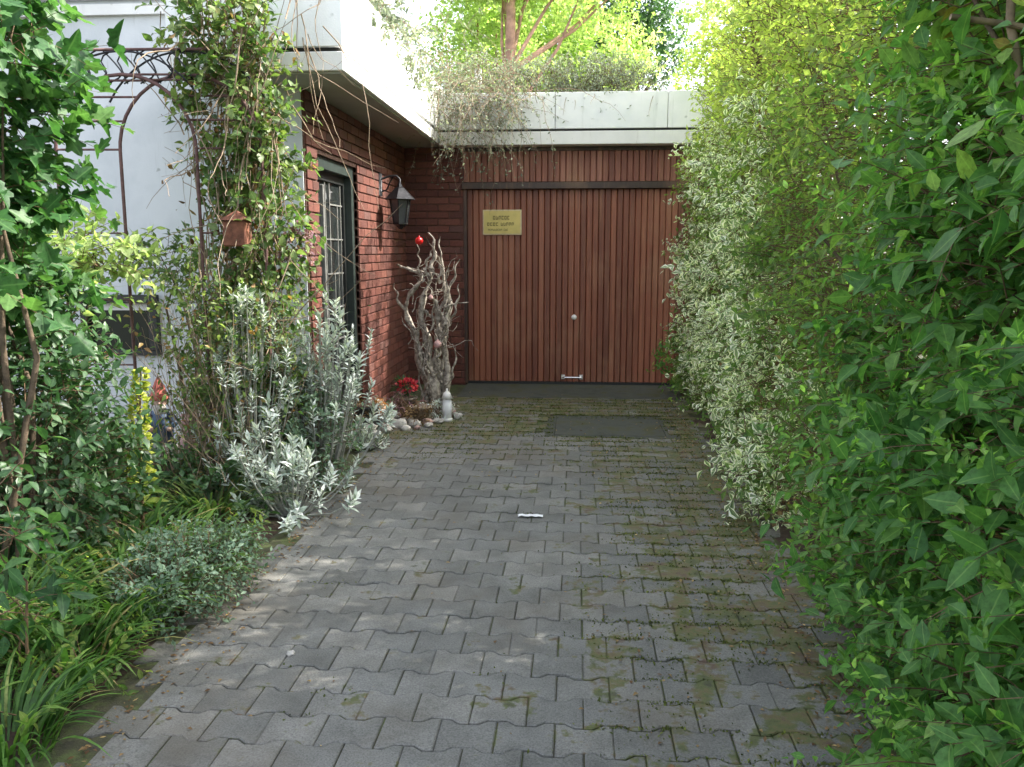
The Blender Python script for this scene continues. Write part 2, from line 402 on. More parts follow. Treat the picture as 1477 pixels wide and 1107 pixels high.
def twigleaves(B, D, L, m, spread=1.0, droop=.25):
    """m leaves along each twig (base B, direction D, length L)"""
    K = len(B); D = nrm(D)
    j = (np.arange(m) + .6) / m
    t = np.broadcast_to(j[None, :], (K, m)) + rng.uniform(-.3 / m, .3 / m, (K, m))
    L = np.broadcast_to(L, (K,))
    P = B[:, None, :] + D[:, None, :] * (t * L[:, None])[..., None] - UP * (droop * t ** 2 * L[:, None])[..., None]
    a = nrm(np.cross(D, rv(K))); b = np.cross(D, a)
    th = (np.arange(m) * 2.4)[None, :] + rng.uniform(-.4, .4, (K, m))
    side = a[:, None, :] * np.cos(th)[..., None] + b[:, None, :] * np.sin(th)[..., None]
    LD = D[:, None, :] * .7 + side * spread + rng.normal(0, .2, (K, m, 3)) - UP * .15
    NN = UP * .7 + D[:, None, :] * .45 + rng.normal(0, .45, (K, m, 3))
    return P.reshape(-1, 3), LD.reshape(-1, 3), NN.reshape(-1, 3)
def twigs_mesh(name, B, D, L, r, mat, parent, droop=.25, back=.3):
    """thin three-sided shoots, all of one plant, as one mesh"""
    K = len(B); D = nrm(D); L = np.broadcast_to(L, (K,))
    t = np.array([-back, .25, .6, 1.0]); a = nrm(np.cross(D, rv(K))); b = np.cross(D, a)
    C = B[:, None, :] + D[:, None, :] * (t[None, :] * L[:, None])[..., None] - UP * (droop * np.abs(t) * t * L[:, None])[..., None]
    rr = r * np.array([1, .8, .55, .25])
    V = []
    for q in range(3):
        th = 2.094 * q; V.append(C + (a[:, None, :] * math.cos(th) + b[:, None, :] * math.sin(th)) * rr[None, :, None])
    V = np.stack(V, 2).reshape(-1, 3)
    F = []
    for s_ in range(3):
        for q in range(3): F.append((s_ * 3 + q, s_ * 3 + (q + 1) % 3, s_ * 3 + 3 + (q + 1) % 3, s_ * 3 + 3 + q))
    F = (np.array(F)[None] + (np.arange(K) * 12)[:, None, None]).reshape(-1, 4)
    me = bpy.data.meshes.new(name); me.vertices.add(len(V)); me.vertices.foreach_set('co', V.astype('f').ravel())
    me.loops.add(F.size); me.loops.foreach_set('vertex_index', F.ravel().astype('i'))
    me.polygons.add(len(F)); me.polygons.foreach_set('loop_start', np.arange(0, F.size, 4).astype('i'))
    try: me.polygons.foreach_set('loop_total', np.full(len(F), 4, 'i'))
    except Exception: pass
    me.update(calc_edges=True); me.materials.append(mat)
    o = bpy.data.objects.new(name, me); COL.objects.link(o); o.parent = parent
    return o
def blobpts(blobs, n, inner=.35):
    """points and outward directions in a union of ellipsoids, more of them near the skin"""
    B = np.array([b for b in blobs], float); vol = B[:, 3] * B[:, 4] * B[:, 5]; 
    i = rng.choice(len(B), n, p=vol / vol.sum()); d = rv(n)
    r = (inner + (1 - inner) * rng.random(n) ** .6) * (1 + rng.normal(0, .08, n))
    P = B[i, :3] + d * r[:, None] * B[i, 3:6]
    return P, d
_ph = rng.uniform(0, 6.28, (12, 3)); _fr = rng.uniform(.8, 5.5, (12, 2))
def lump(u, v, o=0):
    s = 0
    for k in range(6): s = s + np.sin(_fr[k + o % 6, 0] * u + _ph[k, 0]) * np.sin(_fr[k, 1] * v + _ph[k, 1]) / 2.5
    return s
def branch(mb, p, d, L, r, n=7, wob=.25, sides=6, grav=0, tip=.25):
    p = np.array(p, float); d = nrm(np.array(d, float)); P = [p.copy()]; rr = [r]
    for i in range(n):
        d = nrm(d + rng.normal(0, wob, 3) - UP * grav); p = p + d * L / n; P.append(p.copy()); rr.append(r * (1 - (1 - tip) * (i + 1) / n))
    mb.tube(P, rr, sides); return P
def shrub(name, label, cat, blobs, K, m, leaf, T, mat, twl=.25, stem=None, stemmat='bark', nst=7, base=None, spread=1.0, wid=(.8, 1.2), upd=.35, twr=.0025, group=None, inner=.35, rnd=None, cut=None, stemr=.018, foliage='foliage'):
    b0 = np.array(blobs, float)
    base = base or (float(b0[:, 0].mean()), float(b0[:, 1].mean()), 0)
    o = thing(name, label, cat, base, group=group); bb = np.array(base)
    P, d = blobpts(blobs, K, inner); P = P - bb
    if cut is not None:
        k = cut(P + bb); P, d = P[k], d[k]
    D = nrm(d + UP * upd + rng.normal(0, .35, P.shape)); L = twl * rng.uniform(.6, 1.4, len(P))
    LP, LD, LN = twigleaves(P, D, L, m, spread)
    n = len(LP); r = np.repeat(rng.random(len(P)), m) * .55 + rng.random(n) * .45
    if rnd is not None: r = np.clip(r * rnd[1] + rnd[0], 0, 1)
    leaves(foliage, LP, LD, LN, leaf * rng.uniform(.6, 1.25, n), T, mat, o, rng.uniform(*wid, n), r)
    twigs_mesh('twig', P, D, L, twr, M['twig' if stem is None else stem], o)
    s = MB()
    for q in range(nst):
        c = b0[rng.integers(len(b0))]; tgt = c[:3] + rv(1)[0] * c[3:6] * .6 - bb
        st = np.array([rng.normal(0, .05), rng.normal(0, .05), 0]) if base[2] >= -1 else np.zeros(3)
        mid = st * .5 + tgt * .5 + rng.normal(0, .06, 3)
        s.tube([st, st * .75 + mid * .25 + rng.normal(0, .02, 3), mid, mid * .5 + tgt * .5 + rng.normal(0, .04, 3), tgt], np.array([1, .85, .65, .4, .15]) * stemr, 6)
    s.build('stem', M[stemmat], o, True)
    return o

# ------------------------------------------------------------------ ground
o = MB().box(-60, 60, -30, 90, -.3, -.06).build('ground', M['ground']); tag(o, kind='structure')
# garden soil left and right of the drive, uneven
def soil(name, x0, x1, y0, y1, nx, ny, hfun):
    V = []; F = []
    for j in range(ny + 1):
        for i in range(nx + 1):
            x = x0 + (x1 - x0) * i / nx; y = y0 + (y1 - y0) * j / ny; V.append((x, y, hfun(x, y)))
    for j in range(ny):
        for i in range(nx): a = j * (nx + 1) + i; F.append((a, a + 1, a + nx + 2, a + nx + 1))
    b = MB(); b.add(V, F); o = b.build(name, M['soil'], None, True); tag(o, kind='structure'); return o
soil('garden_bed', -6.5, -1.52, -1, 6.0, 60, 70, lambda x, y: -.03 + min(1, (-1.52 - x) / .35) * (.07 + .05 * lump(x * 2, y * 2)))
soil('hedge_bed', .98, 4.5, -1, 9.4, 40, 90, lambda x, y: -.03 + min(1, (x - .98) / .3) * (.06 + .04 * lump(x * 2, y * 2)))
o = MB().box(-1.9, 2.0, -1, 9.46, -.05, -.0095).build('driveway_bedding', M['joint']); tag(o, kind='structure')

# driveway of interlocking pavers
SLAB = (-.18, .76, 6.86, 7.62)
def pavers():
    L, D, A, g, ch = .184, .158, .012, .0017, .0045
    us = [0, .17, .33, .67, .83, 1]; w_ = [1, 1, -1, -1, 1, 1]
    b = MB()
    for k in range(-6, 55):
        for i in range(-12, 11):
            x0 = i * L + (k % 2) * L / 2 + .04; cx, cy = x0 + L / 2, (k + .5) * D
            if cx < -1.60 or cx > 1.10 or cy < -1 or (cx < -1.5 and rng.random() < .3): continue
            if SLAB[0] - .06 < cx < SLAB[1] + .06 and SLAB[2] - .05 < cy < SLAB[3] + .05: continue
            rings = []
            jx, jy = rng.normal(0, .0011, 2); tz = rng.normal(0, .0018); tx, ty = rng.normal(0, .010, 2)
            for ins, z in ((g, -.03), (g, -ch * .8), (g + ch, 0)):
                ring = []
                for u, ww in zip(us, w_):
                    ring.append((x0 + u * L + (ins if u == 0 else -ins if u == 1 else 0), k * D - A * ww + ins, z))
                for u, ww in reversed(list(zip(us, w_))):
                    ring.append((x0 + u * L + (ins if u == 0 else -ins if u == 1 else 0), (k + 1) * D + A * ww - ins, z))
                rings.append([(x + jx, y + jy, z + tz + (x - cx) * tx + (y - cy) * ty) for x, y, z in ring])
            V = sum(rings, []); F = []
            for q in range(2):
                for s_ in range(12): F.append((q * 12 + s_, q * 12 + (s_ + 1) % 12, q * 12 + 12 + (s_ + 1) % 12, q * 12 + 12 + s_))
            top = 24
            F += [(24, 25, 34, 35), (25, 26, 33, 34), (26, 27, 32, 33), (27, 28, 31, 32), (28, 29, 30, 31)]
            r = rng.random(); b.add(V, F, lc=[(1, 0, r)] * 24 + [(0, 0, r)] * 12)
    o = b.build('driveway', M['paver']); tag(o, kind='structure')
pavers()
b = MB(); b.bevbox(-1.22, 1.5, 8.62, 9.50, -.03, .006, .006); tag(b.build('garage_apron', M['slab']), kind='structure')
t_ = thing('inspection_slab', 'smooth dark concrete slab set flush among the pavers before the garage door', 'slab', (.29, 7.24, 0))
b = MB(); b.bevbox(-.455, .455, -.365, .365, -.03, -.001, .006); b.build('cover', M['slab'], t_)
b = MB()
for x0, x1, y0, y1 in ((-.56, .56, -.47, -.368), (-.56, .56, .368, .47), (-.56, -.458, -.368, .368), (.458, .56, -.368, .368)): b.box(x0, x1, y0, y1, -.03, -.0045)
b.build('rim', M['slab'], t_)

# moss and litter on the drive
def zone(x, y):
    fx = np.clip((x + .15) / .5, 0, 1) * np.clip(.55 + (y - 2) / 3.4, .5, .9); fy = np.clip((y - 5.3) / 1.7, 0, 1)
    return np.maximum(fx, fy)
def scatter_drive(n, thr, jit):
    x = rng.uniform(-1.5, 1.05, n); y = rng.uniform(1.8, 8.6, n)
    k = zone(x, y) * .55 + .28 * lump(x * 2.2, y * 2.2) + rng.normal(0, .12, n) > thr
    k &= ~((x > SLAB[0]) & (x < SLAB[1]) & (y > SLAB[2]) & (y < SLAB[3]))
    return x[k], y[k]
x, y = scatter_drive(130000, .42, 0)
# gather tufts along the joints: snap y to the nearest joint line for most
k = rng.random(len(x)) < .62
y = np.where(k, np.round(y / .158) * .158 + rng.normal(0, .006, len(y)), y)
n = len(x); P = np.stack([x, y, np.full(n, -.004)], 1)
D = rv(n) * .8 + UP * .35; D[:, 2] = np.abs(D[:, 2])
o = leaves('moss', P, D, UP + rv(n) * .5, rng.uniform(.005, .017, n), T_SM, M['Lmoss']); tag(o, kind='stuff')
n = 4200; x = rng.uniform(-1.5, 1.05, n); y = rng.uniform(1.9, 8.9, n)
q = rng.random(n) < (.05 + .6 * zone(x, y) * (lump(x * 2.2, y * 2.2) > -.1)); x, y = x[q], y[q]
x2 = .98 - np.abs(rng.normal(0, .13, 1100)); y2 = rng.uniform(2, 8.9, 1100); x3 = -1.50 + np.abs(rng.normal(0, .10, 700)); y3 = rng.uniform(2, 7, 700)
x = np.concatenate([x, x2, x3]); y = np.concatenate([y, y2, y3])
n = len(x); P = np.stack([x, y, np.full(n, .004)], 1); D = rv(n); D[:, 2] = np.abs(D[:, 2]) * .12
o = leaves('leaf_litter', P, D, UP + rv(n) * .3, rng.uniform(.006, .026, n), T_SM, M['Ldry']); tag(o, kind='stuff')

# ------------------------------------------------------------------ house
YB = 9.5      # plane of the garage door and of the back brick wall
house = thing('house', 'white rendered and red brick house with balcony left of the drive', 'house', (-1.9, 6, 0))
def loc(o, h=house):
    o.location = tuple(-v for v in h.location); return o
def bricks(b, plane, c, a0, a1, z0, z1, holes=()):
    """courses of bricks on the plane y=c (facing -Y) or x=c (facing +X)"""
    bl, bh, g = .235, .066, .011; k = 0; z = z0
    while z < z1 - .02:
        zt = min(z + bh, z1); a = a0 - (k % 2) * (bl + g) / 2
        while a < a1 - .01:
            s0, s1 = max(a, a0), min(a + bl, a1); segs = [(s0, s1)]
            for h0, h1, hz0, hz1 in holes:
                if zt > hz0 and z < hz1:
                    ns = []
                    for u, v in segs:
                        if v <= h0 or u >= h1: ns.append((u, v)); continue
                        if u < h0: ns.append((u, h0))
                        if v > h1: ns.append((h1, v))
                    segs = ns
            for u, v in segs:
                if v - u < .015: continue
                e = rng.uniform(0, .003)
                if plane == 'y': b.bevbox(u, v, c - .009 - e, c + .03, z, zt, .0025)
                else: b.bevbox(c - .03, c + .009 + e, u, v, z, zt, .0025)
            a += bl + g
        z += bh + g; k += 1
DY0, DY1, DZ = 6.28, 7.42, 2.2
b = MB(); bricks(b, 'x', -1.9, 6.02, YB, .0, 2.60, [(DY0, DY1, 0, DZ)]); loc(b.build('brick_facing', M['brick'], house))
b = MB()
b.box(-2.15, -1.905, 6.01, DY0, -.1, 2.61); b.box(-2.15, -1.905, DY1, 9.75, -.1, 2.61); b.box(-2.15, -1.905, DY0, DY1, DZ, 2.61)
b.box(-6, -2.5, 6.3, 9.75, -.1, 2.6)
loc(b.build('side_wall', M['mortar'], house))
WX0, WX1, WZ0, WZ1 = -3.60, -3.02, .74, 1.18       # little window in the white front wall
b = MB()
b.box(-12, WX0, 6.0, 6.3, -.1, 7); b.box(WX1, -1.915, 6.0, 6.3, -.1, 2.615); b.box(WX1, -2.2, 6.0, 6.3, 2.615, 7)
b.box(WX0, WX1, 6.0, 6.3, -.1, WZ0); b.box(WX0, WX1, 6.0, 6.3, WZ1, 7)
loc(b.build('front_wall', M['render'], house))
b = MB()   # horizontal boards of the upper storey
for k in range(9): b.bevbox(-12, -2.64, 5.955, 5.998, 3.20 + k * .2, 3.385 + k * .2, .006)
loc(b.build('siding', M['render'], house))
b = MB(); b.box(-12, -2.2, 5.965, 5.998, 3.1, 3.17); loc(b.build('string_course', M['white'], house))
b = MB(); b.box(-2.5, -2.2, 6.3, 9.9, 2.9, 7); loc(b.build('upper_wall', M['render'], house))
win = MB()
for x0, x1, z0, z1 in ((WX0, WX1, WZ1 - .06, WZ1), (WX0, WX1, WZ0, WZ0 + .035), (WX0, WX0 + .05, WZ0 + .035, WZ1 - .06), (WX1 - .07, WX1, WZ0 + .035, WZ1 - .06)):
    win.bevbox(x0, x1, 5.955, 6.03, z0, z1, .004)
fr = loc(win.build('window', M['black'], house))
p = MB().box(WX0 + .05, WX1 - .07, 6.012, 6.02, WZ0 + .035, WZ1 - .06).build('pane', M['glass'], fr)
p = MB().box(WX0 + .05, WX1 - .07, 6.003, 6.01, WZ1 - .115, WZ1 - .06).build('blind', M['white'], fr)
# balcony
XB, YF = -1.48, 5.52
b = MB(); b.bevbox(-2.62, XB, YF, YB + .35, 2.62, 2.735, .004); s_ = b.build('balcony_slab', M['white'], house); loc(s_)
b = MB(); b.box(-2.6, XB - .03, YF + .03, YB - .02, 2.606, 2.618); loc(b.build('soffit', M['soffit'], house))
b = MB(); b.box(-2.6, XB - .035, YF + .035, YB + .33, 2.735, 2.765); loc(b.build('shadow_gap', M['gutter'], house))
b = MB()
b.bevbox(-2.62, XB, YF, YF + .09, 2.765, 3.235, .004)
ys = [YF + .09, 6.9, 8.3, YB + .3]
for y0, y1 in zip(ys[:-1], ys[1:]): b.bevbox(XB - .09, XB, y0 + .004, y1 - .004, 2.765, 3.235, .004)
loc(b.build('parapet', M['parapet'], house))
# house door
d = thing('tmp', 'x', 'x')
bpy.data.objects.remove(d)
f = MB()
f.bevbox(-2.06, -1.93, DY1 - .07, DY1 - .002, .04, DZ - .002, .004); f.bevbox(-2.06, -1.93, DY0 + .002, DY0 + .07, .04, DZ - .002, .004)
f.bevbox(-2.06, -1.93, DY0 + .07, DY1 - .07, DZ - .09, DZ - .002, .004)
door = loc(f.build('door', M['frame'], house))
b = MB(); b.box(-2.05, -1.99, DY0 + .07, 6.58, .05, DZ - .09); b.box(-2.05, -1.99, 7.30, 7.35, .05, DZ - .09)
b.box(-2.05, -1.99, 6.58, 7.30, .05, .55); b.box(-2.05, -1.99, 6.58, 7.30, DZ - .16, DZ - .09); b.build('door_leaf', M['black'], door)
MB().box(-2.03, -2.012, 6.58, 7.30, .55, DZ - .16).build('glazing', M['glass'], door)
b = MB()   # irregular leaded pattern
for z in (.75, 1.02, 1.3, 1.58, 1.86): b.box(-2.012, -2.0, 6.80 if int(z * 10) % 2 else 6.92, 7.29, z, z + .012)
for y_, z0, z1 in ((6.80, .55, 2.04), (7.02, .55, 1.3), (6.92, 1.3, 2.04), (7.14, 1.0, 1.86), (7.24, .55, 2.04)): b.box(-2.013, -2.001, y_, y_ + .014, z0, z1)
b.build('glazing_bar', M['lead'], door)
b = MB(); b.bevbox(-1.985, -1.955, 6.60, 6.63, .3, 2.0, .004); b.build('pull_handle', M['lead'], door)
b = MB(); b.bevbox(-2.06, -1.82, DY0 - .03, DY1 + .03, -.01, .035, .008); b.build('doorstep', M['slab'], door)

# ------------------------------------------------------------------ garage
gar = thing('garage', 'flat roofed garage with red-brown timber door and white concrete fascia', 'garage', (0, YB, 0))
G = lambda o: loc(o, gar)
DX0, DX1, DT = -1.24, 1.32, 2.16
for a0, a1 in ((-1.89, DX0 - .01), (DX1 + .01, 2.3)):
    b = MB(); bricks(b, 'y', YB, a0, a1, 0, 2.60); G(b.build('brick_facing', M['brick'], gar))
for q in ((-1.9, DX0, YB + .004, YB + .25), (DX1, 2.32, YB + .004, YB + .25), (2.1, 2.32, YB + .25, 13.7), (-2.1, -1.9, YB + .25, 13.7), (-2.1, 2.32, 13.7, 13.9)):
    b = MB(); b.box(*q, -.1, 2.598); G(b.build('wall', M['mortar'], gar))
YFa = 9.28
b = MB(); b.bevbox(XB + .01, 2.5, YFa, 14, 2.60, 2.735, .004); G(b.build('roof_slab', M['white'], gar))
b = MB(); b.box(XB + .012, 2.46, YFa + .03, 13.9, 2.735, 2.76); G(b.build('shadow_gap', M['gutter'], gar))
b = MB()
for x0, x1 in ((XB + .01, -.24), (-.24, .93), (.93, 2.5)): b.bevbox(x0 + .003, x1 - .003, YFa, YFa + .1, 2.76, 3.13, .004)
G(b.build('fascia', M['parapet'], gar))
b = MB(); b.box(XB + .02, 2.45, YFa + .1, 13.9, 2.8, 3.02); G(b.build('roof_soil', M['soil'], gar))
# timber cladding above the door
def boards(b, x0, x1, y, z0, z1, wd):
    n = round((x1 - x0) / wd); wd = (x1 - x0) / n
    for i in range(n):
        a = x0 + i * wd; e = rng.normal(0, .0012)
        c = .0085; yy = y + e
        V = [(a + .0015, yy + .011, z0), (a + c, yy, z0), (a + wd - c, yy, z0), (a + wd - .0015, yy + .011, z0)]
        V += [(x_, y_, z1) for x_, y_, _ in V] + [(a, y + .03, z0), (a + wd, y + .03, z0), (a + wd, y + .03, z1), (a, y + .03, z1)]
        b.add(V, [(0, 1, 5, 4), (1, 2, 6, 5), (2, 3, 7, 6), (0, 4, 11, 8), (3, 9, 10, 7), (4, 5, 6, 7, 10, 11), (3, 2, 1, 0, 8, 9)])
b = MB(); boards(b, DX0, DX1, YB - .02, DT + .075, 2.598, .066); G(b.build('cladding', M['woodtop'], gar))
b = MB(); b.bevbox(DX0 - .02, DX1 + .02, YB - .05, YB + .06, DT - .006, DT + .07, .006); G(b.build('lintel', M['darkwood'], gar))
b = MB(); b.bevbox(DX0, DX1, YB - .034, YB + .03, 2.555, 2.597, .004); G(b.build('top_batten', M['darkwood'], gar))
b = MB(); boards(b, DX0 + .03, DX1 - .03, YB + .02, .035, DT - .008, .0655); gd = G(b.build('garage_door', M['wood'], gar))
for x_ in (DX0, DX1 - .03):
    b = MB(); b.box(x_, x_ + .03, YB - .01, YB + .06, .01, DT - .005); b.build('door_post', M['darkwood'], gd)
b = MB(); b.lathe([(.0, -.03), (.026, -.03), (.03, -.01), (.030, .0), (.018, .012), (0, .014)], sides=16)
h = b.build('lock', M['pale'], gd, True); h.location = (-.02, YB + .015, .76); h.rotation_euler = (R(90), 0, 0)
b = MB(); P = [(-.10, 0, 0), (-.10, -.045, 0), (-.085, -.055, 0), (.085, -.055, 0), (.10, -.045, 0), (.10, 0, 0)]
b.tube(P, .009, 8); b.box(-.12, -.08, -.004, .004, -.025, .025); b.box(.08, .12, -.004, .004, -.025, .025)
h = b.build('handle', M['chrome'], gd); h.location = (-.035, YB + .015, .09)
b = MB(); b.box(DX0, DX1, YB - .005, YB + .05, .007, .033); b.build('door_seal', M['black'], gd)
# sign on the door
sg = thing('warning_sign', 'small yellow rectangular sign with three faded lines on the garage door', 'sign', (-.82, YB + .012, 1.80))
b = MB(); b.bevbox(-.215, .215, -.012, 0, -.137, .137, .003); b.build('plate', M['signframe'], sg)
b = MB(); b.box(-.20, .20, -.0155, -.012, -.122, .122); b.build('face', M['sign'], sg)
b = MB()
def words(x, z, hgt, lens):
    for L_ in lens:
        n = max(2, int(L_ / (hgt * .75)))
        for i in range(n):
            a = x + i * L_ / n; wq = L_ / n * .72
            k = rng.integers(4)
            b.box(a, a + wq * .28, -.0185, -.0155, z, z + hgt)
            if k != 1: b.box(a + wq * .28, a + wq, -.0185, -.0155, z + hgt * .78, z + hgt)
            if k != 2: b.box(a + wq * .28, a + wq, -.0185, -.0155, z, z + hgt * .2)
            if k != 3: b.box(a + wq * .75, a + wq, -.0185, -.0155, z + hgt * .2, z + hgt * .78)
        x += L_ + hgt * .6
words(-.10, .030, .040, [.19]); words(-.165, -.038, .036, [.13, .15]); words(-.155, -.092, .022, [.16, .05])
b.build('lettering', M['ink'], sg)
# wall lantern
ln = thing('wall_lantern', 'black iron carriage lantern on a bracket on the brick wall', 'lantern', (-1.70, 8.28, 1.95))
b = MB(); b.bevbox(-.198, -.18, -.05, .05, .06, .28, .006)
b.tube([(-.19, 0, .22), (-.10, 0, .25), (-.03, 0, .25), (0, 0, .22), (0, 0, .18)], .011, 8)
b.tube([(-.19, 0, .10), (-.13, 0, .12), (-.09, 0, .20), (-.06, 0, .25)], .008, 6); b.build('bracket', M['iron'], ln, True)
b = MB(); b.lathe([(.155, .03), (.14, .045), (.085, .10), (.05, .135), (.028, .15), (.012, .19), (.0, .20)], sides=6); b.build('cap', M['iron'], ln)
b = MB(); b.lathe([(.062, -.19), (.098, .028)], sides=6); b.build('lamp_glass', M['lampglass'], ln)
b = MB(); b.lathe([(.02, -.25), (.045, -.22), (.075, -.205), (.075, -.19)], sides=6)
for k in range(6):
    th = 2 * math.pi * (k + .5) / 6; c, s_ = math.cos(th), math.sin(th)
    b.tube([(.066 * c, .066 * s_, -.19), (.103 * c, .103 * s_, .03)], .007, 4)
b.build('cage', M['iron'], ln)

# ------------------------------------------------------------------ rose arch
ar = thing('rose_arch', 'rusty tubular garden arch with curved top before the white wall', 'arch', (-2.6, 5.0, 0))
b = MB(); t2 = MB()
hoops = []
for (cx, y, r) in ((-.06, 0, .43), (.32, .03, .43)):
    P = [(cx - r, y, .02), (cx - r, y, 1.1), (cx - r, y, 2.08)]
    P += [(cx - r * math.cos(a), y, 2.08 + r * math.sin(a)) for a in np.linspace(.12, math.pi - .12, 17)]
    P += [(cx + r, y, 2.08), (cx + r, y, 1.1), (cx + r, y, .02)]
    hoops.append(b.__class__()); hoops[-1].tube(P, .0105, 8); hoops[-1].build('hoop', M['rust'], ar, True)
    r2 = r + .11
    P = [(cx - r2 * math.cos(a), y, 2.10 + r2 * math.sin(a)) for a in np.linspace(.5, math.pi - .5, 15)]
    t2.tube(P, .006, 6)
for a in np.linspace(0.02, math.pi - .02, 9):
    c, s_ = math.cos(a), math.sin(a); MB().tube([(-.06 - .43 * c, 0, 2.08 + .43 * s_), (.32 - .43 * c, .03, 2.08 + .43 * s_)], .007, 6).build('rung', M['rust'], ar, True)
for z in (.4, .8, 1.2, 1.6):
    for sx in (-.43, .43): MB().tube([(-.06 + sx, 0, z), (.32 + sx, .03, z)], .006, 6).build('rung', M['rust'], ar, True)
MB().tube([(-.25, 0, 2.65), (.45, .03, 2.65)], .009, 6).build('rung', M['rust'], ar, True)
for i in range(7):      # scrollwork fan between the hoops
    x0 = -.45 + i * .10
    P = [(x0 + .16 * k / 6 + .05 * math.sin(k), .015, 2.46 + .19 * k / 6) for k in range(7)]
    t2.tube(P, .005, 5); t2.tube([(x0 + .22 - .14 * k / 6, .018, 2.46 + .19 * (k / 6) ** .7) for k in range(7)], .005, 5)
t2.build('scrollwork', M['iron'], ar)
hb = thing('hanging_box', 'small rust-brown box hanging on the arch post amid the climber', 'box', (-1.98, 4.93, 1.60))
b = MB(); b.bevbox(-.07, .07, -.05, .05, -.08, .07, .008); b.build('body', M['rustbox'], hb)
b = MB(); b.add([(-.085, -.065, .07), (.085, -.065, .07), (.085, .065, .07), (-.085, .065, .07), (0, 0, .13)], [(0, 3, 2, 1), (0, 1, 4), (1, 2, 4), (2, 3, 4), (3, 0, 4)]); b.build('lid', M['rustbox'], hb)
b = MB(); b.tube([(0, 0, .13), (.01, .03, .17), (.03, .07, .19)], .004, 5); b.build('hook', M['iron'], hb)

# ------------------------------------------------------------------ driftwood stump and the little things round it
dw = thing('driftwood_stump', 'gnarled pale grey driftwood root standing at the brick corner', 'stump', (-1.36, 7.75, 0))
b = MB()
def strand(pts, r, sides=8):
    P = np.array(pts, float); t = np.linspace(0, 1, len(P)); tt = np.linspace(0, 1, len(P) * 7)
    Q = np.stack([np.interp(tt, t, P[:, i]) for i in range(3)], 1); Q[1:-1] = (Q[:-2] + Q[1:-1] * 2 + Q[2:]) / 4
    Q += np.stack([.012 * np.sin(tt * 17 + rng.uniform(0, 6)), .012 * np.sin(tt * 13 + rng.uniform(0, 6)), 0 * tt], 1)
    rr = np.interp(tt, np.linspace(0, 1, len(r)), r) * (1 + .22 * np.sin(tt * 23 + rng.uniform(0, 6)) + .16 * rng.normal(size=len(tt)).clip(-1, 1)); rr = rr * .68
    b.tube(Q, rr, sides)
strand([(.16, 0, 0), (.17, 0, .35), (.15, .02, .7), (.20, 0, 1.0), (.17, 0, 1.2), (.12, 0, 1.45)], [.055, .05, .045, .04, .03, .012])
strand([(.06, -.03, 0), (.05, -.03, .3), (.0, 0, .6), (-.05, 0, .85), (-.03, .0, 1.12), (.06, 0, 1.3)], [.085, .075, .06, .045, .035, .02])
strand([(-.03, .03, 0), (-.02, .02, .3), (-.10, 0, .65), (-.19, 0, .9), (-.17, 0, 1.1), (-.02, 0, 1.27)], [.07, .06, .045, .03, .028, .02])
strand([(.12, .05, 0), (.10, .04, .35), (.08, .02, .62), (.12, 0, .82), (.06, 0, 1.05)], [.08, .07, .06, .045, .03])
strand([(-.02, 0, 1.22), (-.08, 0, 1.3), (-.20, -.02, 1.34), (-.27, -.03, 1.37)], [.035, .025, .018, .012])
strand([(.03, 0, 1.25), (.06, 0, 1.4), (.08, 0, 1.55), (.03, .0, 1.66)], [.035, .028, .018, .008])
strand([(.12, 0, 1.2), (.13, .0, 1.4), (.12, 0, 1.62)], [.02, .015, .006])
strand([(-.06, 0, 1.22), (-.07, 0, 1.42), (-.075, 0, 1.55)], [.016, .012, .006])
strand([(.03, 0, 1.26), (-.02, 0, 1.33), (.02, .0, 1.43), (.06, -.01, 1.5)], [.03, .02, .016, .01])
strand([(.10, -.02, .9), (.24, -.04, 1.2), (.30, -.04, 1.42)], [.03, .018, .006])
strand([(-.15, 0, .8), (-.26, -.03, 1.05), (-.30, -.03, 1.2)], [.025, .015, .006])
strand([(.18, 0, .98), (.26, -.02, 1.02), (.40, -.03, 1.03)], [.02, .012, .005])
strand([(-.01, -.02, .5), (-.13, -.05, .72), (-.24, -.06, .9)], [.02, .012, .006])
strand([(.17, 0, .7), (.1, 0, .85), (-.03, 0, .95)], [.03, .025, .02])
for k in range(9):
    a = rng.uniform(0, 6.28); strand([(.06 + .07 * math.cos(a), .05 * math.sin(a), .22), (.06 + .12 * math.cos(a), .09 * math.sin(a), .07), (.06 + .22 * math.cos(a), .18 * math.sin(a), -.02)], [.03, .035, .018], 6)
for k in range(26):     # splinters and loose ribs of old bark
    x_ = rng.uniform(-.05, .2); z_ = rng.uniform(.05, .9); a = rng.normal(0, .06)
    strand([(x_, -.07 + rng.normal(0, .02), z_), (x_ + a, -.09 + rng.normal(0, .02), z_ + rng.uniform(.1, .2)), (x_ + 1.6 * a - .03, -.05, z_ + rng.uniform(.22, .5))], [.008, .018, .005], 5)
for k in range(60): branch(b, (rng.uniform(-.18, .2), rng.uniform(-.08, .05), rng.uniform(.5, 1.35)), (rng.normal(), -.3, rng.uniform(0, 1)), rng.uniform(.12, .38), .005, 6, .45, 5)
b.build('root_wood', M['driftwood'], dw, True)
def ball(name, label, cat, p, r, mat, group=None):
    o = MB().lathe([(.001, -r)] + [(r * math.sin(a), -r * math.cos(a)) for a in np.linspace(.25, math.pi - .3, 12)] + [(r * .22, r * 1.02), (r * .22, r * 1.25), (.001, r * 1.27)], sides=20).build(name, M[mat], None, True)
    o.location = p; return tag(o, label, cat, group)
ball('glass_ball', 'shiny red glass ball on a twig at the top of the driftwood', 'ornament', (-1.40, 7.62, 1.58), .036, 'redgloss')
ball('glass_ball', 'pale pink ball tucked into the gap of the driftwood', 'ornament', (-1.30, 7.60, 1.08), .022, 'pink')
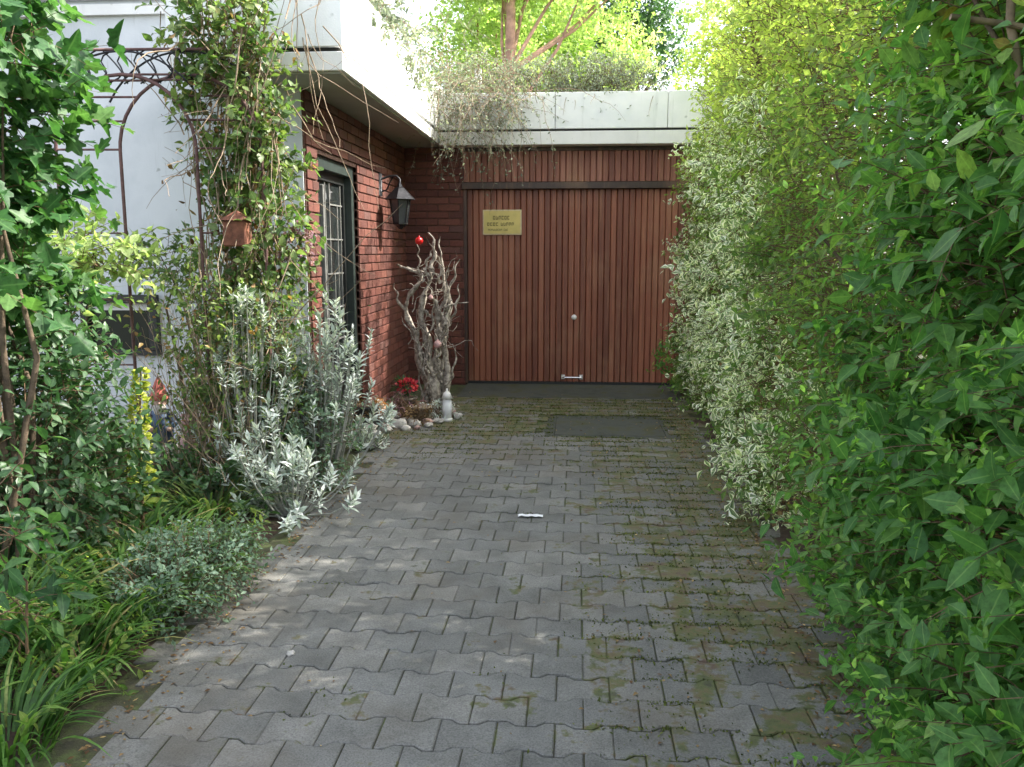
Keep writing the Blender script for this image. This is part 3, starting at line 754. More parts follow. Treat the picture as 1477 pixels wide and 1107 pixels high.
ball('glass_ball', 'dusty pink ball hanging low on the right of the driftwood', 'ornament', (-1.24, 7.58, .66), .035, 'pink')
def pot(name, label, p, r, h, mat, plant=None):
    o = thing(name, label, 'pot', p)
    MB().lathe([(r * .7, 0), (r * .95, h * .85), (r * 1.08, h * .86), (r * 1.1, h), (r * .95, h), (r * .9, h * .9), (.001, h * .88)], sides=22).build('pot', M[mat], o, True)
    return o
pt = pot('potted_flower', 'pale pot of crimson flowers beside the driftwood foot', (-1.55, 7.62, .02), .10, .15, 'crate')
P, d = blobpts([(0, 0, .24, .10, .09, .07)], 60); leaves('foliage', P, d + UP * .3, d + UP, .07, T_OV, M['Ldark'], pt)
P, d = blobpts([(.03, -.05, .26, .08, .07, .05)], 110, .7); leaves('bloom', P, d, d + rv(110) * .8, .035, T_OV, M['Lred'], pt, np.full(110, 1.6))
o = MB().lathe([(.03, 0), (.085, .02), (.105, .07), (.09, .13), (.045, .16), (.04, .19), (.03, .19), (.02, .15), (.001, .15)], sides=22).build('orange_jar', M['orange'], None, True)
o.location = (-1.74, 7.38, 0); tag(o, 'round glazed orange jar on the ground by the white stones', 'jar')
lt = thing('white_lantern', 'slim white candle lantern at the right foot of the driftwood', 'lantern', (-1.13, 7.38, 0))
b = MB(); b.lathe([(.048, 0), (.05, .02), (.04, .025)], sides=16); b.build('foot', M['pale'], lt, True)
b = MB(); b.lathe([(.05, .20), (.03, .25), (.008, .27), (.008, .29)], sides=16)
b.build('lid', M['pale'], lt, True); MB().lathe([(.038, .022), (.042, .11), (.038, .202)], sides=16).build('candle_glass', M['paper'], lt, True)
pot('basket', 'low beige woven basket between the crimson flowers and the stump', (-1.38, 7.38, 0), .10, .13, 'crate')
pb = thing('black_planter', 'square black planter at the foot of the house door', 'planter', (-1.78, 6.98, 0))
b = MB(); b.bevbox(-.10, .10, -.10, .10, 0, .20, .01); b.build('box', M['black'], pb); b = MB(); b.box(-.085, .085, -.085, .085, .195, .204); b.build('earth', M['soil'], pb)
# stones and pebbles: single ones, each named by its place in the heap
words_c = ['white', 'cream', 'pinkish', 'grey-white', 'pale beige']; words_p = ['under the crimson flowers', 'in front of the orange jar', 'at the foot of the driftwood', 'beside the white lantern', 'by the beige basket', 'next to the black planter', 'on the edge of the pavers']
spots = [(-1.86, 6.95, .05), (-1.72, 6.90, .055), (-1.60, 6.98, .05), (-1.50, 7.05, .06), (-1.38, 7.12, .05), (-1.60, 7.18, .055), (-1.28, 7.22, .045), (-1.47, 7.28, .05), (-1.20, 7.28, .04), (-1.66, 7.28, .045), (-1.85, 7.2, .06),
         (-1.56, 6.86, .04), (-1.42, 6.95, .035), (-1.25, 7.10, .035), (-1.33, 7.0, .03), (-1.78, 6.78, .045), (-1.64, 6.76, .035), (-1.05, 7.5, .04), (-1.14, 7.62, .05), (-1.62, 7.45, .05)]
for i, (x_, y_, r_) in enumerate(spots):
    m_ = 'pinkstone' if i % 4 == 2 else 'stone'
    o = MB().blob((0, 0, r_ * .45), (r_ * rng.uniform(1, 1.5), r_ * rng.uniform(.8, 1.2), r_ * rng.uniform(.55, .9)), i, .25, 8).build('stone', M[m_], None, True)
    o.location = (x_, y_, 0); o.rotation_euler.z = rng.uniform(0, 3)
    tag(o, 'pinkish rounded stone in the heap around the driftwood foot' if m_ == 'pinkstone' else 'pale rounded stone in the heap around the driftwood foot', 'stone', 'pinkish stones round the driftwood' if m_ == 'pinkstone' else 'pale stones round the driftwood')
# garden gnome, clay figure
gn = thing('garden_gnome', 'garden gnome with faded red cap and blue coat by the white wall', 'garden figure', (-2.86, 5.6, .18))
gn.rotation_euler.z = .4
b = MB(); b.lathe([(.07, 0), (.085, .05), (.08, .14), (.055, .22), (.035, .245)], sides=18); b.tube([(.06, -.02, .20), (.10, -.04, .14), (.06, -.09, .11)], [.028, .025, .018], 8); b.tube([(-.06, -.02, .20), (-.10, -.04, .14), (-.06, -.09, .11)], [.028, .025, .018], 8)
b.build('coat', M['bluecoat'], gn, True)
b = MB(); b.blob((0, -.005, .285), (.048, .048, .052), 3, .03, 10); b.blob((0, -.052, .28), (.012, .014, .011), 4, .02, 6); b.blob((.06, -.09, .11), .02, 5, .05, 6); b.blob((-.06, -.09, .11), .02, 6, .05, 6); b.build('head', M['skin'], gn, True)
b = MB(); b.blob((0, -.038, .235), (.042, .028, .05), 8, .12, 10); b.build('beard', M['stone'], gn, True)
b = MB(); b.lathe([(.062, .30), (.066, .315), (.052, .35), (.035, .40), (.012, .45), (.001, .455)], sides=18); b.build('cap', M['redcap'], gn, True)
pf = thing('clay_figure', 'small dusty pink clay figure right of the gnome', 'garden figure', (-2.47, 5.2, .17))
b = MB(); b.lathe([(.06, 0), (.07, .04), (.06, .12), (.04, .17), (.03, .19)], sides=16); b.build('body', M['pink'], pf, True)
b = MB(); b.blob((0, 0, .23), (.05, .05, .052), 11, .06, 10); b.blob((.035, 0, .275), .02, 1, .05, 6); b.blob((-.035, 0, .275), .02, 2, .05, 6); b.blob((0, -.05, .22), (.018, .016, .014), 2, .05, 6); b.build('head', M['pink'], pf, True)
for i, (x_, y_, w_, lb) in enumerate(((-2.86, 5.6, .15, 'flat grey stone carrying the garden gnome'), (-2.47, 5.2, .12, 'flat stone carrying the small pink clay figure'))):
    o = MB().blob((0, 0, 0), (w_, w_ * .8, .10), 40 + i, .12, 10).build('stone', M['stone'], None, True); o.location = (x_, y_, .085); tag(o, lb, 'stone')
# scrap of white paper and a pebble on the drive
b = MB(); V = []; F = []
for j in range(5):
    for i in range(8): V.append((-.075 + i * .02 + .004 * math.sin(j * 2), -.02 + j * .009 + .004 * math.sin(i * 1.7), .004 + .007 * abs(math.sin(i * 1.3 + j))))
for j in range(4):
    for i in range(7): a = j * 8 + i; F.append((a, a + 1, a + 9, a + 8))
b.add(V, F); V2 = [(x_, y_, z_ - .0015) for x_, y_, z_ in V]; b.add(V2, [q[::-1] for q in F])
o = b.build('paper_scrap', M['paper'], None, True); o.location = (-.24, 4.67, .002); tag(o, 'crumpled white scrap of paper lying on the middle of the drive', 'paper')
o = MB().blob((0, 0, .006), (.016, .012, .010), 2, .2, 8).build('pebble', M['stone'], None, True); o.location = (-1.05, 2.93, .002); tag(o, 'single pale pebble on the left of the pavers in the foreground', 'pebble')

# ------------------------------------------------------------------ hedge and shrubs on the right
def face_shrub(name, label, y0, y1, z0f, z1f, xf, K, m, leaf, T, mat, depth, twl, out=(-1, 0, .35), wid=(.85, 1.2), rough=.45, twr=.003, stems=18, spread=1.0, rndf=None, clump=.2, sub='foliage'):
    o = thing(name, label, 'hedge' if 'hedge' in name else 'shrub', ((xf(np.array([(y0 + y1) / 2]), np.array([1.]))[0] + .5), (y0 + y1) / 2, 0)); bb = np.array(o.location)
    y = rng.uniform(y0, y1, K); zz = rng.random(K); z = z0f(y) + zz * (z1f(y) - z0f(y))
    u = rng.random(K); thin = np.clip((z - 2.0) / .9, 0, 1); dep = depth * u ** (1.5 + 0 * thin) * (1 - (.45 if leaf < .06 else .1) * thin)
    x = xf(y, z) + dep + clump * lump(y * 1.6, z * 1.9, 3) + .35 * clump * lump(y * 5, z * 5, 1)
    P = np.stack([x, y, z], 1)
    hole = lump(y * 2.3 + 5, z * 2.1 + 2, 2) + .5 * lump(y * 6, z * 6, 4)
    k = ~((hole > .55) & (dep < depth * .45)) & (rng.random(K) > (.42 if leaf < .06 else .12) * thin); P = P[k]; n = len(P); zz = zz[k]
    D = nrm(np.array(out) + rng.normal(0, rough, (n, 3)) + UP * (.8 * zz[:, None] ** 3)); L = twl * rng.uniform(.5, 1.5, n)
    LP, LD, LN = twigleaves(P - bb, D, L, m, spread); q = len(LP)
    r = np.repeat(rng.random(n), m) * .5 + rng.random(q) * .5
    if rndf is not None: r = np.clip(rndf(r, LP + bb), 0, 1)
    leaves(sub, LP, LD, LN, leaf * np.repeat(rng.uniform(.5, 1.35, n), m) * rng.uniform(.55, 1.25, q), T, mat, o, rng.uniform(*wid, q), r)
    if leaf > .06:
        q = rng.choice(n, int(n * .45)); YP, YD, YN = twigleaves(P[q] - bb + D[q] * L[q, None] * .8 - UP * .12 * L[q, None], D[q] + UP * .5, L[q] * .55, 7, .8, 0)
        leaves('young_leaf', YP, YD, YN, leaf * rng.uniform(.25, .6, len(YP)), T, M['Lyoung'], o, rng.uniform(.7, 1, len(YP)))
    twigs_mesh('twig', P - bb, D, L, twr, M['twig'], o, back=.6)
    nd = int(K * 1.0); yd = rng.uniform(y0, y1, nd); zd = z0f(yd) + rng.random(nd) * (z1f(yd) - z0f(yd)); xd = xf(yd, zd) + depth * rng.uniform(.2, .8, nd) + clump * lump(yd * 1.6, zd * 1.9, 3)
    leaves('dead_foliage', np.stack([xd, yd, zd], 1) - bb, rv(nd) - UP * .6, rv(nd), leaf * rng.uniform(.4, 1.0, nd), T_OV, M['Ldry'], o)
    s = MB()
    for i in range(stems):
        yy = rng.uniform(y0 + .1, y1 - .1); bx = float(xf(np.array([yy]), np.array([0.5]))[0]) + rng.uniform(.35, .8); top = float(z1f(np.array([yy]))[0]) * rng.uniform(.4, .62)
        P_ = branch(s, (bx - bb[0], yy - bb[1], 0), (rng.normal(.03, .07), rng.normal(0, .12), 1), top, .02, 9, .09, 6)
        for c in range(3): p_ = P_[rng.integers(2, 7)]; branch(s, p_, (-.3, rng.normal(0, .8), .9), rng.uniform(.3, .6), .006, 5, .2, 5)
    s.build('stem', M['bark'], o, True)
    return o
A = np.asarray
# near broad-leaved hedge
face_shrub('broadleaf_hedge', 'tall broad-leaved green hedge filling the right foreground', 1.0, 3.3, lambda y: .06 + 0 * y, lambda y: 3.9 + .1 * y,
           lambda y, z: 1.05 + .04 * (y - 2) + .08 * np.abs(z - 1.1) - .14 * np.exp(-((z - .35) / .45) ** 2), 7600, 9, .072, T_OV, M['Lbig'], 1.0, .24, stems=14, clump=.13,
           rndf=lambda r, p: r * .8 + .45 * np.clip((p[:, 2] - 1.5) / .9, 0, 1))  # upper leaves coloured yellower to stand in for backlight
# fine-leaved hedge further back, taller
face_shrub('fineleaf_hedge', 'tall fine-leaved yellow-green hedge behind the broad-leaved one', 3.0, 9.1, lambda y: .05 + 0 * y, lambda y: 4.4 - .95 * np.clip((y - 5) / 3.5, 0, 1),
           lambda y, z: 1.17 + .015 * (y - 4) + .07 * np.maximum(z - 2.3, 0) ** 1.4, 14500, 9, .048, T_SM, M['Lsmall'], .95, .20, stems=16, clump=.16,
           rndf=lambda r, p: r * .7 + .5 * np.clip((p[:, 2] - 1.5) / 1.4, 0, 1))  # leaf colour lightens upward, painting the glow of a backlit top
# upper lime crown over the hedge
# sunlit hedge strip next to the garage, its sun painted as pale leaf rims
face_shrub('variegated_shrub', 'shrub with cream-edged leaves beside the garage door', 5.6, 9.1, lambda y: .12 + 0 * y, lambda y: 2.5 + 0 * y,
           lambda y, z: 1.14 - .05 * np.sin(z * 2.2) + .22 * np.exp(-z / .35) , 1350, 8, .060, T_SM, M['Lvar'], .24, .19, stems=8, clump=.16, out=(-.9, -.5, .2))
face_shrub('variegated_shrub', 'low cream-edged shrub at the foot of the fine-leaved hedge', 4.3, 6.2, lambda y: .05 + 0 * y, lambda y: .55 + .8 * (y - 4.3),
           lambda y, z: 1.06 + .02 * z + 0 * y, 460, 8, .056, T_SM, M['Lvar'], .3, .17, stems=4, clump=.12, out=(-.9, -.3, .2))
shrub('small_shrub', 'small dark green shrub in the corner right of the garage door', 'shrub', [(1.12, 9.0, .38, .2, .2, .28), (1.2, 8.8, .2, .2, .2, .2)], 120, 8, .06, T_OV, M['Lbig'], .14)
# lime tree-like bush leaning over the top of the hedge
shrub('lime_bush', 'bright lime-green bush rising above the garage end of the hedge', 'bush', [(2.1, 8.6, 4.2, .95, 1.5, 1.1), (1.6, 7.4, 4.1, .6, 1.0, .6), (2.9, 6.8, 4.4, .9, 1.3, .8), (2.2, 9.4, 3.2, .8, .8, .9)], 1500, 9, .055, T_SM, M['Lpale'], .3, nst=14, base=(2.3, 8.4, 0), stemr=.04)
# stake and cross-bar top right
st = thing('wooden_stake', 'thin pale wooden stake with a cross-bar inside the hedge, top right', 'stake', (1.02, 2.28, 0))
b = MB(); b.tube([(.45, .1, 0), (.33, .05, .8), (.16, .02, 1.6), (.03, 0, 2.05), (.0, 0, 2.7)], .011, 8); b.build('upright', M['drytwig'], st, True)
b = MB(); b.tube([(-.12, -.02, 2.06), (.03, -.015, 2.04), (.22, .0, 2.0)], .008, 6); b.build('crossbar', M['drytwig'], st, True)

# ------------------------------------------------------------------ plants on the left
shrub('lobed_vine', 'large-lobed green climber hanging in at the top left foreground', 'climber',
      [(-2.42, 3.35, 2.15, .34, .32, .34), (-2.52, 3.4, 1.75, .30, .35, .4), (-2.60, 3.45, 1.4, .32, .35, .32), (-2.2, 3.3, 2.32, .18, .2, .10)], 330, 7, .085, T_LOB, M['Lvine'], .28, base=(-2.35, 3.3, 0), nst=9, wid=(.8, 1.1))
shrub('dark_shrub', 'dense dark green shrub at the left edge below the climber', 'shrub',
      [(-2.60, 3.6, 1.0, .42, .40, .42), (-2.6, 3.5, .55, .56, .5, .5), (-2.36, 3.6, .42, .28, .4, .26)], 1050, 9, .055, T_OV, M['Ldark'], .2, base=(-2.4, 3.5, 0), nst=10)
shrub('leafy_sapling', 'young broad-leaved plant with pale big leaves at the bottom left edge', 'plant',
      [(-1.86, 2.5, .62, .07, .15, .22), (-1.92, 2.55, .38, .1, .2, .2)], 22, 6, .085, T_OV, M['Lvine'], .2, base=(-1.9, 2.6, 0), nst=5, stemmat='twig', stemr=.006)
shrub('yellow_green_bush', 'yellow-green leafy bush in front of the little dark window', 'bush',
      [(-2.85, 4.6, 1.48, .30, .2, .14), (-2.62, 4.7, 1.42, .20, .2, .08)], 120, 7, .07, T_OV, M['Llime'], .2, base=(-3.0, 4.7, 0), nst=4, rnd=(0, .7))
shrub('green_shrub', 'dull green shrub growing between arch and white wall', 'shrub',
      [(-2.72, 5.5, 1.42, .20, .15, .16), (-2.42, 5.45, 1.2, .14, .15, .3), (-2.38, 5.45, .7, .12, .2, .35)], 200, 8, .055, T_OV, M['Livy'], .2, base=(-2.6, 5.6, 0), nst=6)
shrub('low_shrub', 'low dark green shrub under the gnome beside the yellow flower spike', 'shrub',
      [(-2.45, 4.75, .14, .42, .3, .13), (-2.15, 4.62, .12, .34, .25, .12), (-2.8, 4.3, .25, .3, .4, .22), (-1.95, 4.5, .13, .2, .2, .12)], 520, 8, .05, T_OV, M['Ldark'], .16, base=(-2.4, 4.7, 0), nst=5)
# climber on the arch: ivy plus a tangle of dry stems
cl = shrub('arch_climber', 'ivy climbing the right side of the arch with dry hanging stems', 'climber',
      [(-2.02, 5.15, 2.35, .24, .2, .55), (-1.92, 5.2, 1.75, .20, .2, .55), (-2.10, 5.1, 2.85, .20, .2, .32), (-1.90, 5.2, 1.2, .16, .16, .35), (-2.0, 5.1, .7, .2, .2, .35), (-2.28, 5.05, 2.72, .10, .1, .08)],
      640, 8, .058, T_OV, M['Livy'], .2, base=(-2.05, 5.15, 0), nst=12, wid=(1.1, 1.7), stemmat='drytwig', stemr=.012, rnd=(.05, .95))
b = MB()
for i in range(230):
    x0 = rng.normal(.02, .15); z0 = rng.uniform(.3, 2.9)
    branch(b, (x0, rng.normal(-.02, .1), z0), (rng.normal(0, .25), rng.normal(0, .2), rng.choice([-1, 1])), rng.uniform(.4, 1.1), rng.uniform(.0025, .006), 8, .22, 4)
for i in range(13):
    branch(b, (rng.uniform(.1, .55), rng.uniform(.25, .45), rng.uniform(2.7, 3.3)), (rng.normal(0, .2), -.1, -1), rng.uniform(.5, 1.3), .004, 9, .18, 4)
b.build('dry_stem', M['drytwig'], cl, True)
n = 900; P = np.stack([rng.normal(.0, .15, n), rng.normal(0, .12, n), rng.uniform(.3, 2.9, n)], 1)
leaves('dead_leaf', P, rv(n) - UP * .5, rv(n), rng.uniform(.02, .06, n), T_OV, M['Ldry'], cl)
dp = shrub('dried_flowers', 'dusky purple dried flower heads beside the door', 'flowers', [(-1.80, 5.35, 1.52, .11, .1, .10)], 40, 8, .035, T_OV, M['Lpurple'], .08, base=(-1.84, 5.35, 0), nst=3, stemmat='drytwig', stemr=.005, foliage='flower_head')
# dry brown stalk plant under the arch
b = MB(); ds = thing('dry_stalks', 'tangle of dry brown stalks under the arch climber', 'plant', (-2.1, 4.9, 0))
for i in range(170): branch(b, (rng.normal(0, .17), rng.normal(0, .13), 0), (rng.normal(0, .18), rng.normal(0, .15), 1), rng.uniform(.5, 1.5), rng.uniform(.002, .0045), 8, .12, 4)
b.build('stalk', M['drytwig'], ds)
n = 2600; P = np.stack([rng.normal(0, .24, n), rng.normal(0, .16, n), rng.uniform(.05, 1.35, n)], 1)
leaves('leaf', P, rv(n), rv(n) + UP, rng.uniform(.02, .05, n), T_OV, M['Livy'], ds, None, rng.random(n) ** .6)
# silver-leaved shrub, rosettes of narrow felted leaves
def silver(name, label, base, tops, leaf=.062, per=20, mat='Lsilver'):
    o = thing(name, label, 'shrub', base); s = MB(); P_, D_, N_ = [], [], []
    for (x_, y_, z_, r_) in tops:
        p = np.array([x_, y_, z_]) - np.array(base); st = np.array([p[0] * .25, p[1] * .25, 0])
        mid = (st + p) / 2 + np.array([0, 0, -.04]); s.tube([st, st * .5 + mid * .5, mid, mid * .5 + p * .5 + np.array([0, 0, -.01]), p], [.007, .006, .005, .004, .003], 5)
        ax = nrm(p - mid + np.array([0, 0, .15])); a = nrm(np.cross(ax, [0.3, .8, .1])); c = np.cross(ax, a)
        for k in range(per):
            t = k / per; th = k * 2.4; el = .25 + 1.0 * (1 - t)
            d = ax * math.cos(el) + (a * math.cos(th) + c * math.sin(th)) * math.sin(el)
            P_.append(p - ax * (1 - t) * r_ * 2.0); D_.append(d); N_.append(ax + rng.normal(0, .2, 3))
    n = len(P_); leaves('foliage', A(P_), A(D_), A(N_), leaf * np.repeat(rng.uniform(.6, 1.25, len(tops)), per) * rng.uniform(.5, 1.15, n), T_LAN, M[mat], o, rng.uniform(1.0, 1.6, n))
    s.build('stem', M['silverstem'], o, True); return o
def tops(c, n, r, zr, rr=.06):
    out = []
    for i in range(n):
        d = rng.normal(0, .5, 2); out.append((c[0] + d[0] * r, c[1] + d[1] * r * .8, rng.uniform(*zr), rr * rng.uniform(.7, 1.3)))
    return out
silver('silver_shrub', 'tall silver-white felty shrub reaching up before the house door', (-1.62, 5.2, 0), tops((-1.52, 5.15), 36, .26, (.7, 1.12)) + tops((-1.55, 5.1), 46, .32, (.3, .8)) + [(-1.47, 5.15, 1.18, .06), (-1.38, 5.2, 1.02, .06), (-1.55, 5.2, 1.24, .05), (-1.33, 5.15, .85, .06), (-1.36, 5.1, .95, .06)])
silver('silver_shrub', 'silver-grey shrub climbing at the right post of the arch', (-1.95, 4.9, 0), tops((-1.92, 4.85), 22, .15, (.95, 1.32), .05) + tops((-1.92, 4.8), 50, .32, (.2, .95), .05), .055)
silver('silver_shrub', 'low silver-white shrub spilling onto the left edge of the pavers', (-1.62, 4.65, 0), tops((-1.62, 4.6), 36, .34, (.08, .42)) + tops((-1.72, 4.5), 20, .26, (.2, .6)) + [(-1.50, 4.22, .10, .06), (-1.47, 4.30, .16, .06), (-1.30, 4.75, .2, .06), (-1.28, 4.85, .28, .06)])
silver('silver_shrub', 'small silver-white shrub beside the stones and black planter', (-1.66, 6.3, 0), tops((-1.58, 6.25), 16, .22, (.08, .34), .05), .07)
shrub('olive_shrub', 'olive-green small-leaved shrub filling in behind the silver shrubs', 'shrub', [(-1.85, 5.15, .45, .32, .25, .38), (-1.65, 5.05, .35, .26, .2, .28), (-1.9, 5.1, .85, .2, .2, .25)], 800, 8, .036, T_SM, M['Llav'], .14, base=(-1.8, 5.1, 0), nst=6, stemmat='drytwig')
for (x_, y_, h_, m_, lb) in ((-1.68, 7.12, .16, 'Lsilver', 'small pale silvery tuft among the stones before the orange jar'), (-1.36, 7.22, .14, 'Ldry', 'small dry reddish tuft before the beige basket'), (-1.50, 7.42, .2, 'Lpurple', 'dusky tuft between the flower pot and the basket'), (-1.22, 7.48, .13, 'Lsilver', 'tiny pale tuft at the right foot of the driftwood'), (-1.84, 6.86, .2, 'Ldry', 'dry brown tuft before the black planter')):
    shrub('low_tuft', lb, 'plant', [(x_, y_, h_ * .6, .11, .09, h_ * .5)], 46, 7, .04, T_LAN, M[m_], .1, base=(x_, y_, 0), nst=3, stemmat='drytwig', stemr=.004)
# yellow flower spike
ys_ = thing('yellow_flower_spike', 'upright spike of small yellow flowers on the left bed', 'flower', (-2.15, 3.95, 0))
b = MB(); b.tube([(0, 0, 0), (.01, 0, .3), (.02, 0, .6), (.05, .0, .93)], [.01, .009, .007, .003], 6); b.build('stem', M['twig'], ys_)
n = 420; t = rng.random(n); a = rng.uniform(0, 6.28, n); r = .032 * (1.1 - t) + .010
P = np.stack([.01 + .04 * t ** 2 + r * np.cos(a), r * np.sin(a), .36 + .57 * t], 1); D = np.stack([np.cos(a), np.sin(a), .4 + 0 * a], 1)
leaves('flower', P, D, rv(n) + UP, rng.uniform(.02, .04, n), T_OV, M['Lyellow'], ys_, np.full(n, 2.0))
n = 40; a = rng.uniform(0, 6.28, n); P = np.stack([0 * a, 0 * a, rng.uniform(.02, .38, n)], 1)
leaves('leaf', P, np.stack([np.cos(a), np.sin(a), .5 + 0 * a], 1), rv(n) * .3 + UP, rng.uniform(.08, .16, n), T_OV, M['Lsmall'], ys_)
# strap-leaved clumps
def clump(label, c, n, L, spread, mat='Lgrass', lean=(0, 0), name='grass_clump', w=(.7, 1.3)):
    o = thing(name, label, 'grass', c)
    a = rng.uniform(0, 6.28, n); r = spread * np.sqrt(rng.random(n)); P = np.stack([r * np.cos(a), r * np.sin(a), 0 * a - .01], 1)
    el = rng.uniform(.15, .75, n); D = np.stack([np.cos(a) * np.sin(el) + lean[0], np.sin(a) * np.sin(el) + lean[1], np.cos(el)], 1)
    # arching blades: template droops along -normal, so the normal leans backwards
    Nn = np.stack([-np.cos(a), -np.sin(a), np.sin(el)], 1) + rng.normal(0, .2, (n, 3))
    leaves('blade', P, D, Nn, L * rng.uniform(.5, 1.2, n), T_BLA, M[mat], o, rng.uniform(*w, n)); return o
def arch_blade():
    V = [(0, .016, 0), (0, -.016, 0)]; LC = [(0, 1), (0, -1)]; F = []
    N_ = 7
    for i in range(1, N_ + 1):
        t = i / N_; wd = .022 * (1 - t ** 3) + .001
        x = t - .22 * t ** 3; z = -.50 * t ** 2.6
        V += [(x, wd, z), (x, -wd, z)]; LC += [(t, 1), (t, -1)]; a = 2 * (i - 1); F.append((a, a + 1, a + 3, a + 2))
    return A(V, dtype=float), F, A(LC, dtype=float)
T_BLA = arch_blade()
# the blades bend towards the outside: flip template so that +normal = inward
clump('bright strap-leaved clump at the bottom left corner of the photo', (-1.72, 2.28, 0), 170, .32, .15)
clump('strap-leaved clump just behind the corner clump on the bed edge', (-1.78, 2.72, .02), 190, .32, .16)
clump('long-bladed grass clump left of the blue-green cushion plant', (-1.80, 3.15, .03), 260, .34, .18)
clump('grass clump behind the blue-green cushion plant', (-1.82, 3.62, .03), 260, .34, .17)
clump('dark grass clump deep in the bed at the left edge', (-2.15, 2.85, .05), 220, .42, .22)
clump('grass clump below the yellow flower spike', (-2.05, 3.6, .05), 240, .36, .2)
clump('dry olive grass tuft below the arch at the bare soil', (-2.0, 4.45, .03), 220, .36, .18, 'Livy')
shrub('cushion_plant', 'blue-green cushion plant spilling over the left edge of the pavers', 'plant', [(-1.64, 3.38, .13, .20, .26, .14), (-1.60, 3.62, .10, .16, .2, .12), (-1.68, 3.2, .12, .2, .2, .14)], 620, 9, .028, T_SM, M['Llav'], .12, base=(-1.6, 3.4, 0), nst=4, stemmat='twig', stemr=.005, upd=.6)
shrub('ground_weeds', 'low green weeds between grass clumps and pavers', 'plant', [(-1.68, 2.7, .06, .14, .5, .06), (-1.75, 3.9, .07, .2, .3, .08), (-2.3, 3.0, .1, .5, .8, .12)], 500, 7, .04, T_OV, M['Lsmall'], .1, base=(-1.75, 3, 0), nst=3, stemmat='twig', stemr=.004, upd=.7)

# ------------------------------------------------------------------ plants on balcony and garage roof
def hanging(name, label, base, starts, mat, leaf, ntw, L, stemmat='drytwig', per=26):
    o = thing(name, label, 'climber', base); b = MB(); P_ = []
    for i in range(ntw):
        s = starts[rng.integers(len(starts))]; p = np.array(s[:3]) + rng.normal(0, 1, 3) * np.array(s[3:6]) - np.array(base)
        Q = branch(b, p, (rng.normal(0, .5), rng.normal(-.4, .3), rng.uniform(-.8, .9)), L * rng.uniform(.5, 1.2), .0035, 9, .2, 4, grav=.16)
        for q in range(per):
            k = rng.integers(1, 9); P_.append(Q[k] + (Q[k + 1] - Q[k]) * rng.random() + rng.normal(0, .012, 3))
    n = len(P_); leaves('foliage', A(P_), rv(n) - UP * .5, rv(n) + UP * .3, leaf * rng.uniform(.5, 1.3, n), T_LAN, M[mat], o, rng.uniform(1, 2, n))
    b.build('stem', M[stemmat], o); return o
hanging('trailing_plant', 'grey-green plant trailing down at the inner corner of balcony and garage', (-1.3, 9.3, 3.05),
        [(-1.25, 9.22, 3.1, .20, .05, .14), (-1.05, 9.2, 3.0, .14, .05, .15), (-1.40, 9.1, 3.2, .1, .25, .1), (-.75, 9.2, 3.12, .2, .05, .06)], 'Lheath', .034, 230, .9, per=22)
hanging('balcony_plant', 'dry grey-green plant hanging over the balcony parapet', (-1.55, 7.6, 3.2),
        [(-1.52, 7.9, 3.26, .06, .5, .07), (-1.52, 7.0, 3.32, .05, .3, .05)], 'Lheath', .045, 110, .42, per=30)
shrub('roof_plants', 'grey-green heath-like planting along the garage roof edge', 'plants', [(x_, 9.65, 3.2, .32, .28, .30) for x_ in (-1.1, -.7, -.35, 0, .3, .55)], 1500, 8, .036, T_SM, M['Lheath'], .2, base=(-.3, 9.7, 3.02), nst=14, stemmat='drytwig', stemr=.005, upd=.6)
b = MB()
for i in range(9):
    x0 = rng.uniform(-.4, 1.0); branch(b, (x0 + .3, -.40, .12 + .0), (rng.normal(0, .3), -.12, -1), rng.uniform(.15, .5), .004, 7, .15, 4)
b.build('hanging_stem', M['drytwig'], bpy.data.objects['roof_plants'])
ps = MB().bevbox(-.04, .04, -.04, .04, 0, .62, .006).build('white_post', M['white']); ps.location = (-1.20, 10.6, 3.02); tag(ps, 'short white post standing on the garage roof', 'post')

# ------------------------------------------------------------------ trees behind
def tree(name, label, base, h, r, blobs, K, leaf, mat, bark, lean=(0, 0), m=9):
    o = thing(name, label, 'tree', base); b = MB()
    P = [np.array([0, 0, -.1])]; 
    for i in range(10): P.append(np.array([lean[0] * (i + 1) / 10 + rng.normal(0, .03), lean[1] * (i + 1) / 10 + rng.normal(0, .03), h * (i + 1) / 10]))
    b.tube(P, np.linspace(r, r * .3, 11), 12); b.build('trunk', M[bark], o, True)
    c = MB()
    for bl in blobs:
        for q in range(4):
            tgt = np.array(bl[:3]) - np.array(base) + rv(1)[0] * np.array(bl[3:6]) * .7
            s0 = P[min(10, max(3, int(tgt[2] / h * 10) - 2))]; mid = (s0 + tgt) / 2 + rng.normal(0, .1, 3)
            c.tube([s0, mid, tgt], [r * .3, r * .18, r * .06], 6)
    c.build('limb', M[bark], o, True)
    B, d = blobpts(blobs, K, .3); D = nrm(d + UP * .2 + rng.normal(0, .4, B.shape)); L = .4 * rng.uniform(.6, 1.4, K)
    LP, LD, LN = twigleaves(B - np.array(base), D, L, m, 1.0); n = len(LP)
    r_ = np.repeat(rng.random(K), m) * .6 + rng.random(n) * .4
    leaves('crown', LP, LD, LN, leaf * rng.uniform(.6, 1.3, n), T_SM, M[mat], o, rng.uniform(.8, 1.3, n), r_)
    return o
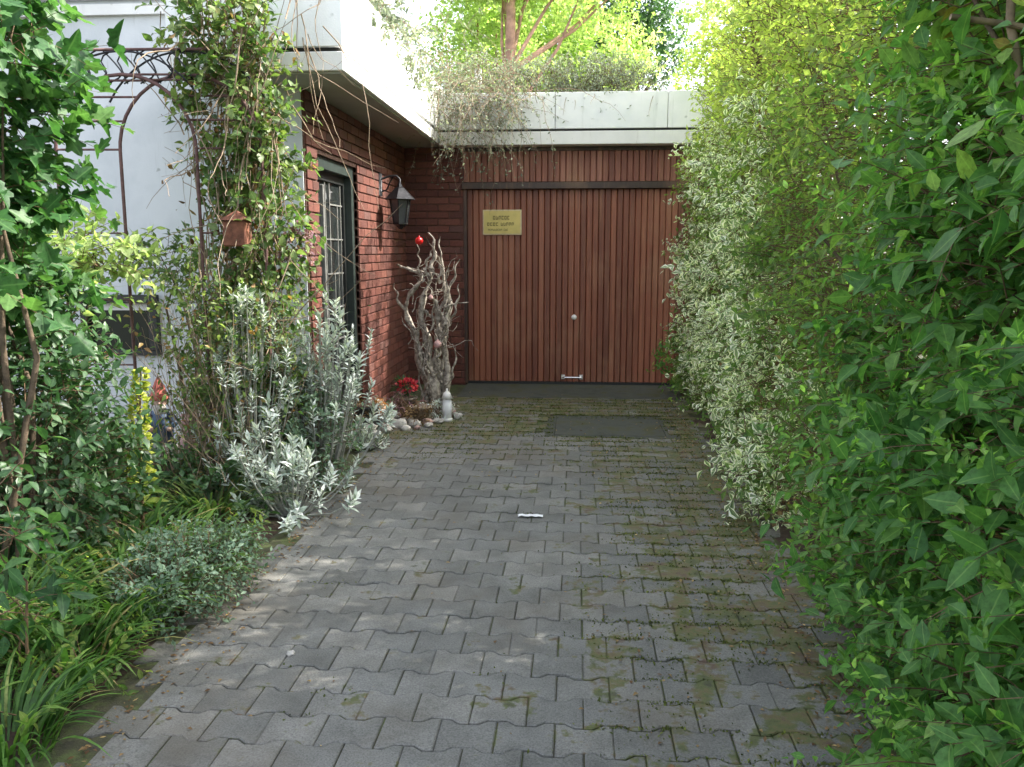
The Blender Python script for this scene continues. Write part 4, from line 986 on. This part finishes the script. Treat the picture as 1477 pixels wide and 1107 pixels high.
tree('pine_tree', 'tree with reddish bare trunk behind the garage roof', (-1.15, 14.2, 0), 7.2, .15, [(-1.2, 14.5, 6.6, 1.3, 1.2, 1.0), (-1.5, 15, 5.6, .6, .9, .7), (.2, 14.8, 5.9, .9, .9, .6)], 1500, .10, 'Llime', 'pinebark', (.1, 0))
tree('thin_tree', 'thin reddish sapling left of the bare-trunked tree', (-1.75, 15.5, 0), 5.5, .06, [(-1.8, 15.8, 5.0, .9, .8, .7)], 420, .10, 'Llime', 'pinebark')
tree('lime_tree', 'bright lime-green tree filling the gap behind the trunks', (-1.2, 19, 0), 7.5, .2, [(-1.5, 19, 5.2, .9, 1.2, 1.6), (-.9, 19.5, 4.6, 1.5, 1.2, 1.5), (-1.0, 19.5, 7.0, 1.3, 1.2, 1.3), (.3, 20, 5.6, 1.2, 1.2, 1.0), (-1.0, 19.2, 3.6, 1.3, 1, .8)], 3200, .13, 'Llime', 'bark')
tree('dark_tree', 'darker open-crowned tree with sky gaps behind the garage', (1.2, 22, 0), 8, .2, [(1.0, 22, 7.4, 1.2, 1.2, 1.0), (1.9, 22, 6.4, .7, .9, .7), (.3, 22, 6.6, .8, .8, .5)], 900, .13, 'Ldark', 'bark')
tree('pale_tree', 'pale yellow-green tree right of the garage against the sky', (3.4, 17, 0), 7, .16, [(3.2, 17, 5.6, 1.3, 1.2, 1.2), (2.6, 17.2, 4.3, .9, 1, .7), (4.6, 16.5, 5.2, 1.3, 1.2, 1.6), (3.0, 17, 7.3, 1.3, 1.2, .9)], 1100, .12, 'Lpale', 'bark')
tree('garden_tree', 'broad leafy tree standing on the far side of the hedge, to the right', (5.4, 6.5, 0), 5.4, .16, [(5.0, 4.0, 4.7, 1.2, 1.8, 1.3), (5.0, 7.0, 4.8, 1.2, 1.8, 1.3), (5.2, 9.6, 4.8, 1.2, 1.7, 1.3), (4.6, 5.5, 3.6, 1.0, 2.2, .9)], 3500, .12, 'Lsmall', 'bark')  # out-of-view crown added to keep sun patches off the drive
shrub('background_hedge', 'green hedge far behind the garage roof', 'hedge', [(x_, 24, 2.6, 2.2, 1.0, 2.0) for x_ in (-6, -3, 0, 3, 6)], 2600, 9, .15, T_SM, M['Lsmall'], .4, base=(0, 24, 0), nst=8, stemr=.05)
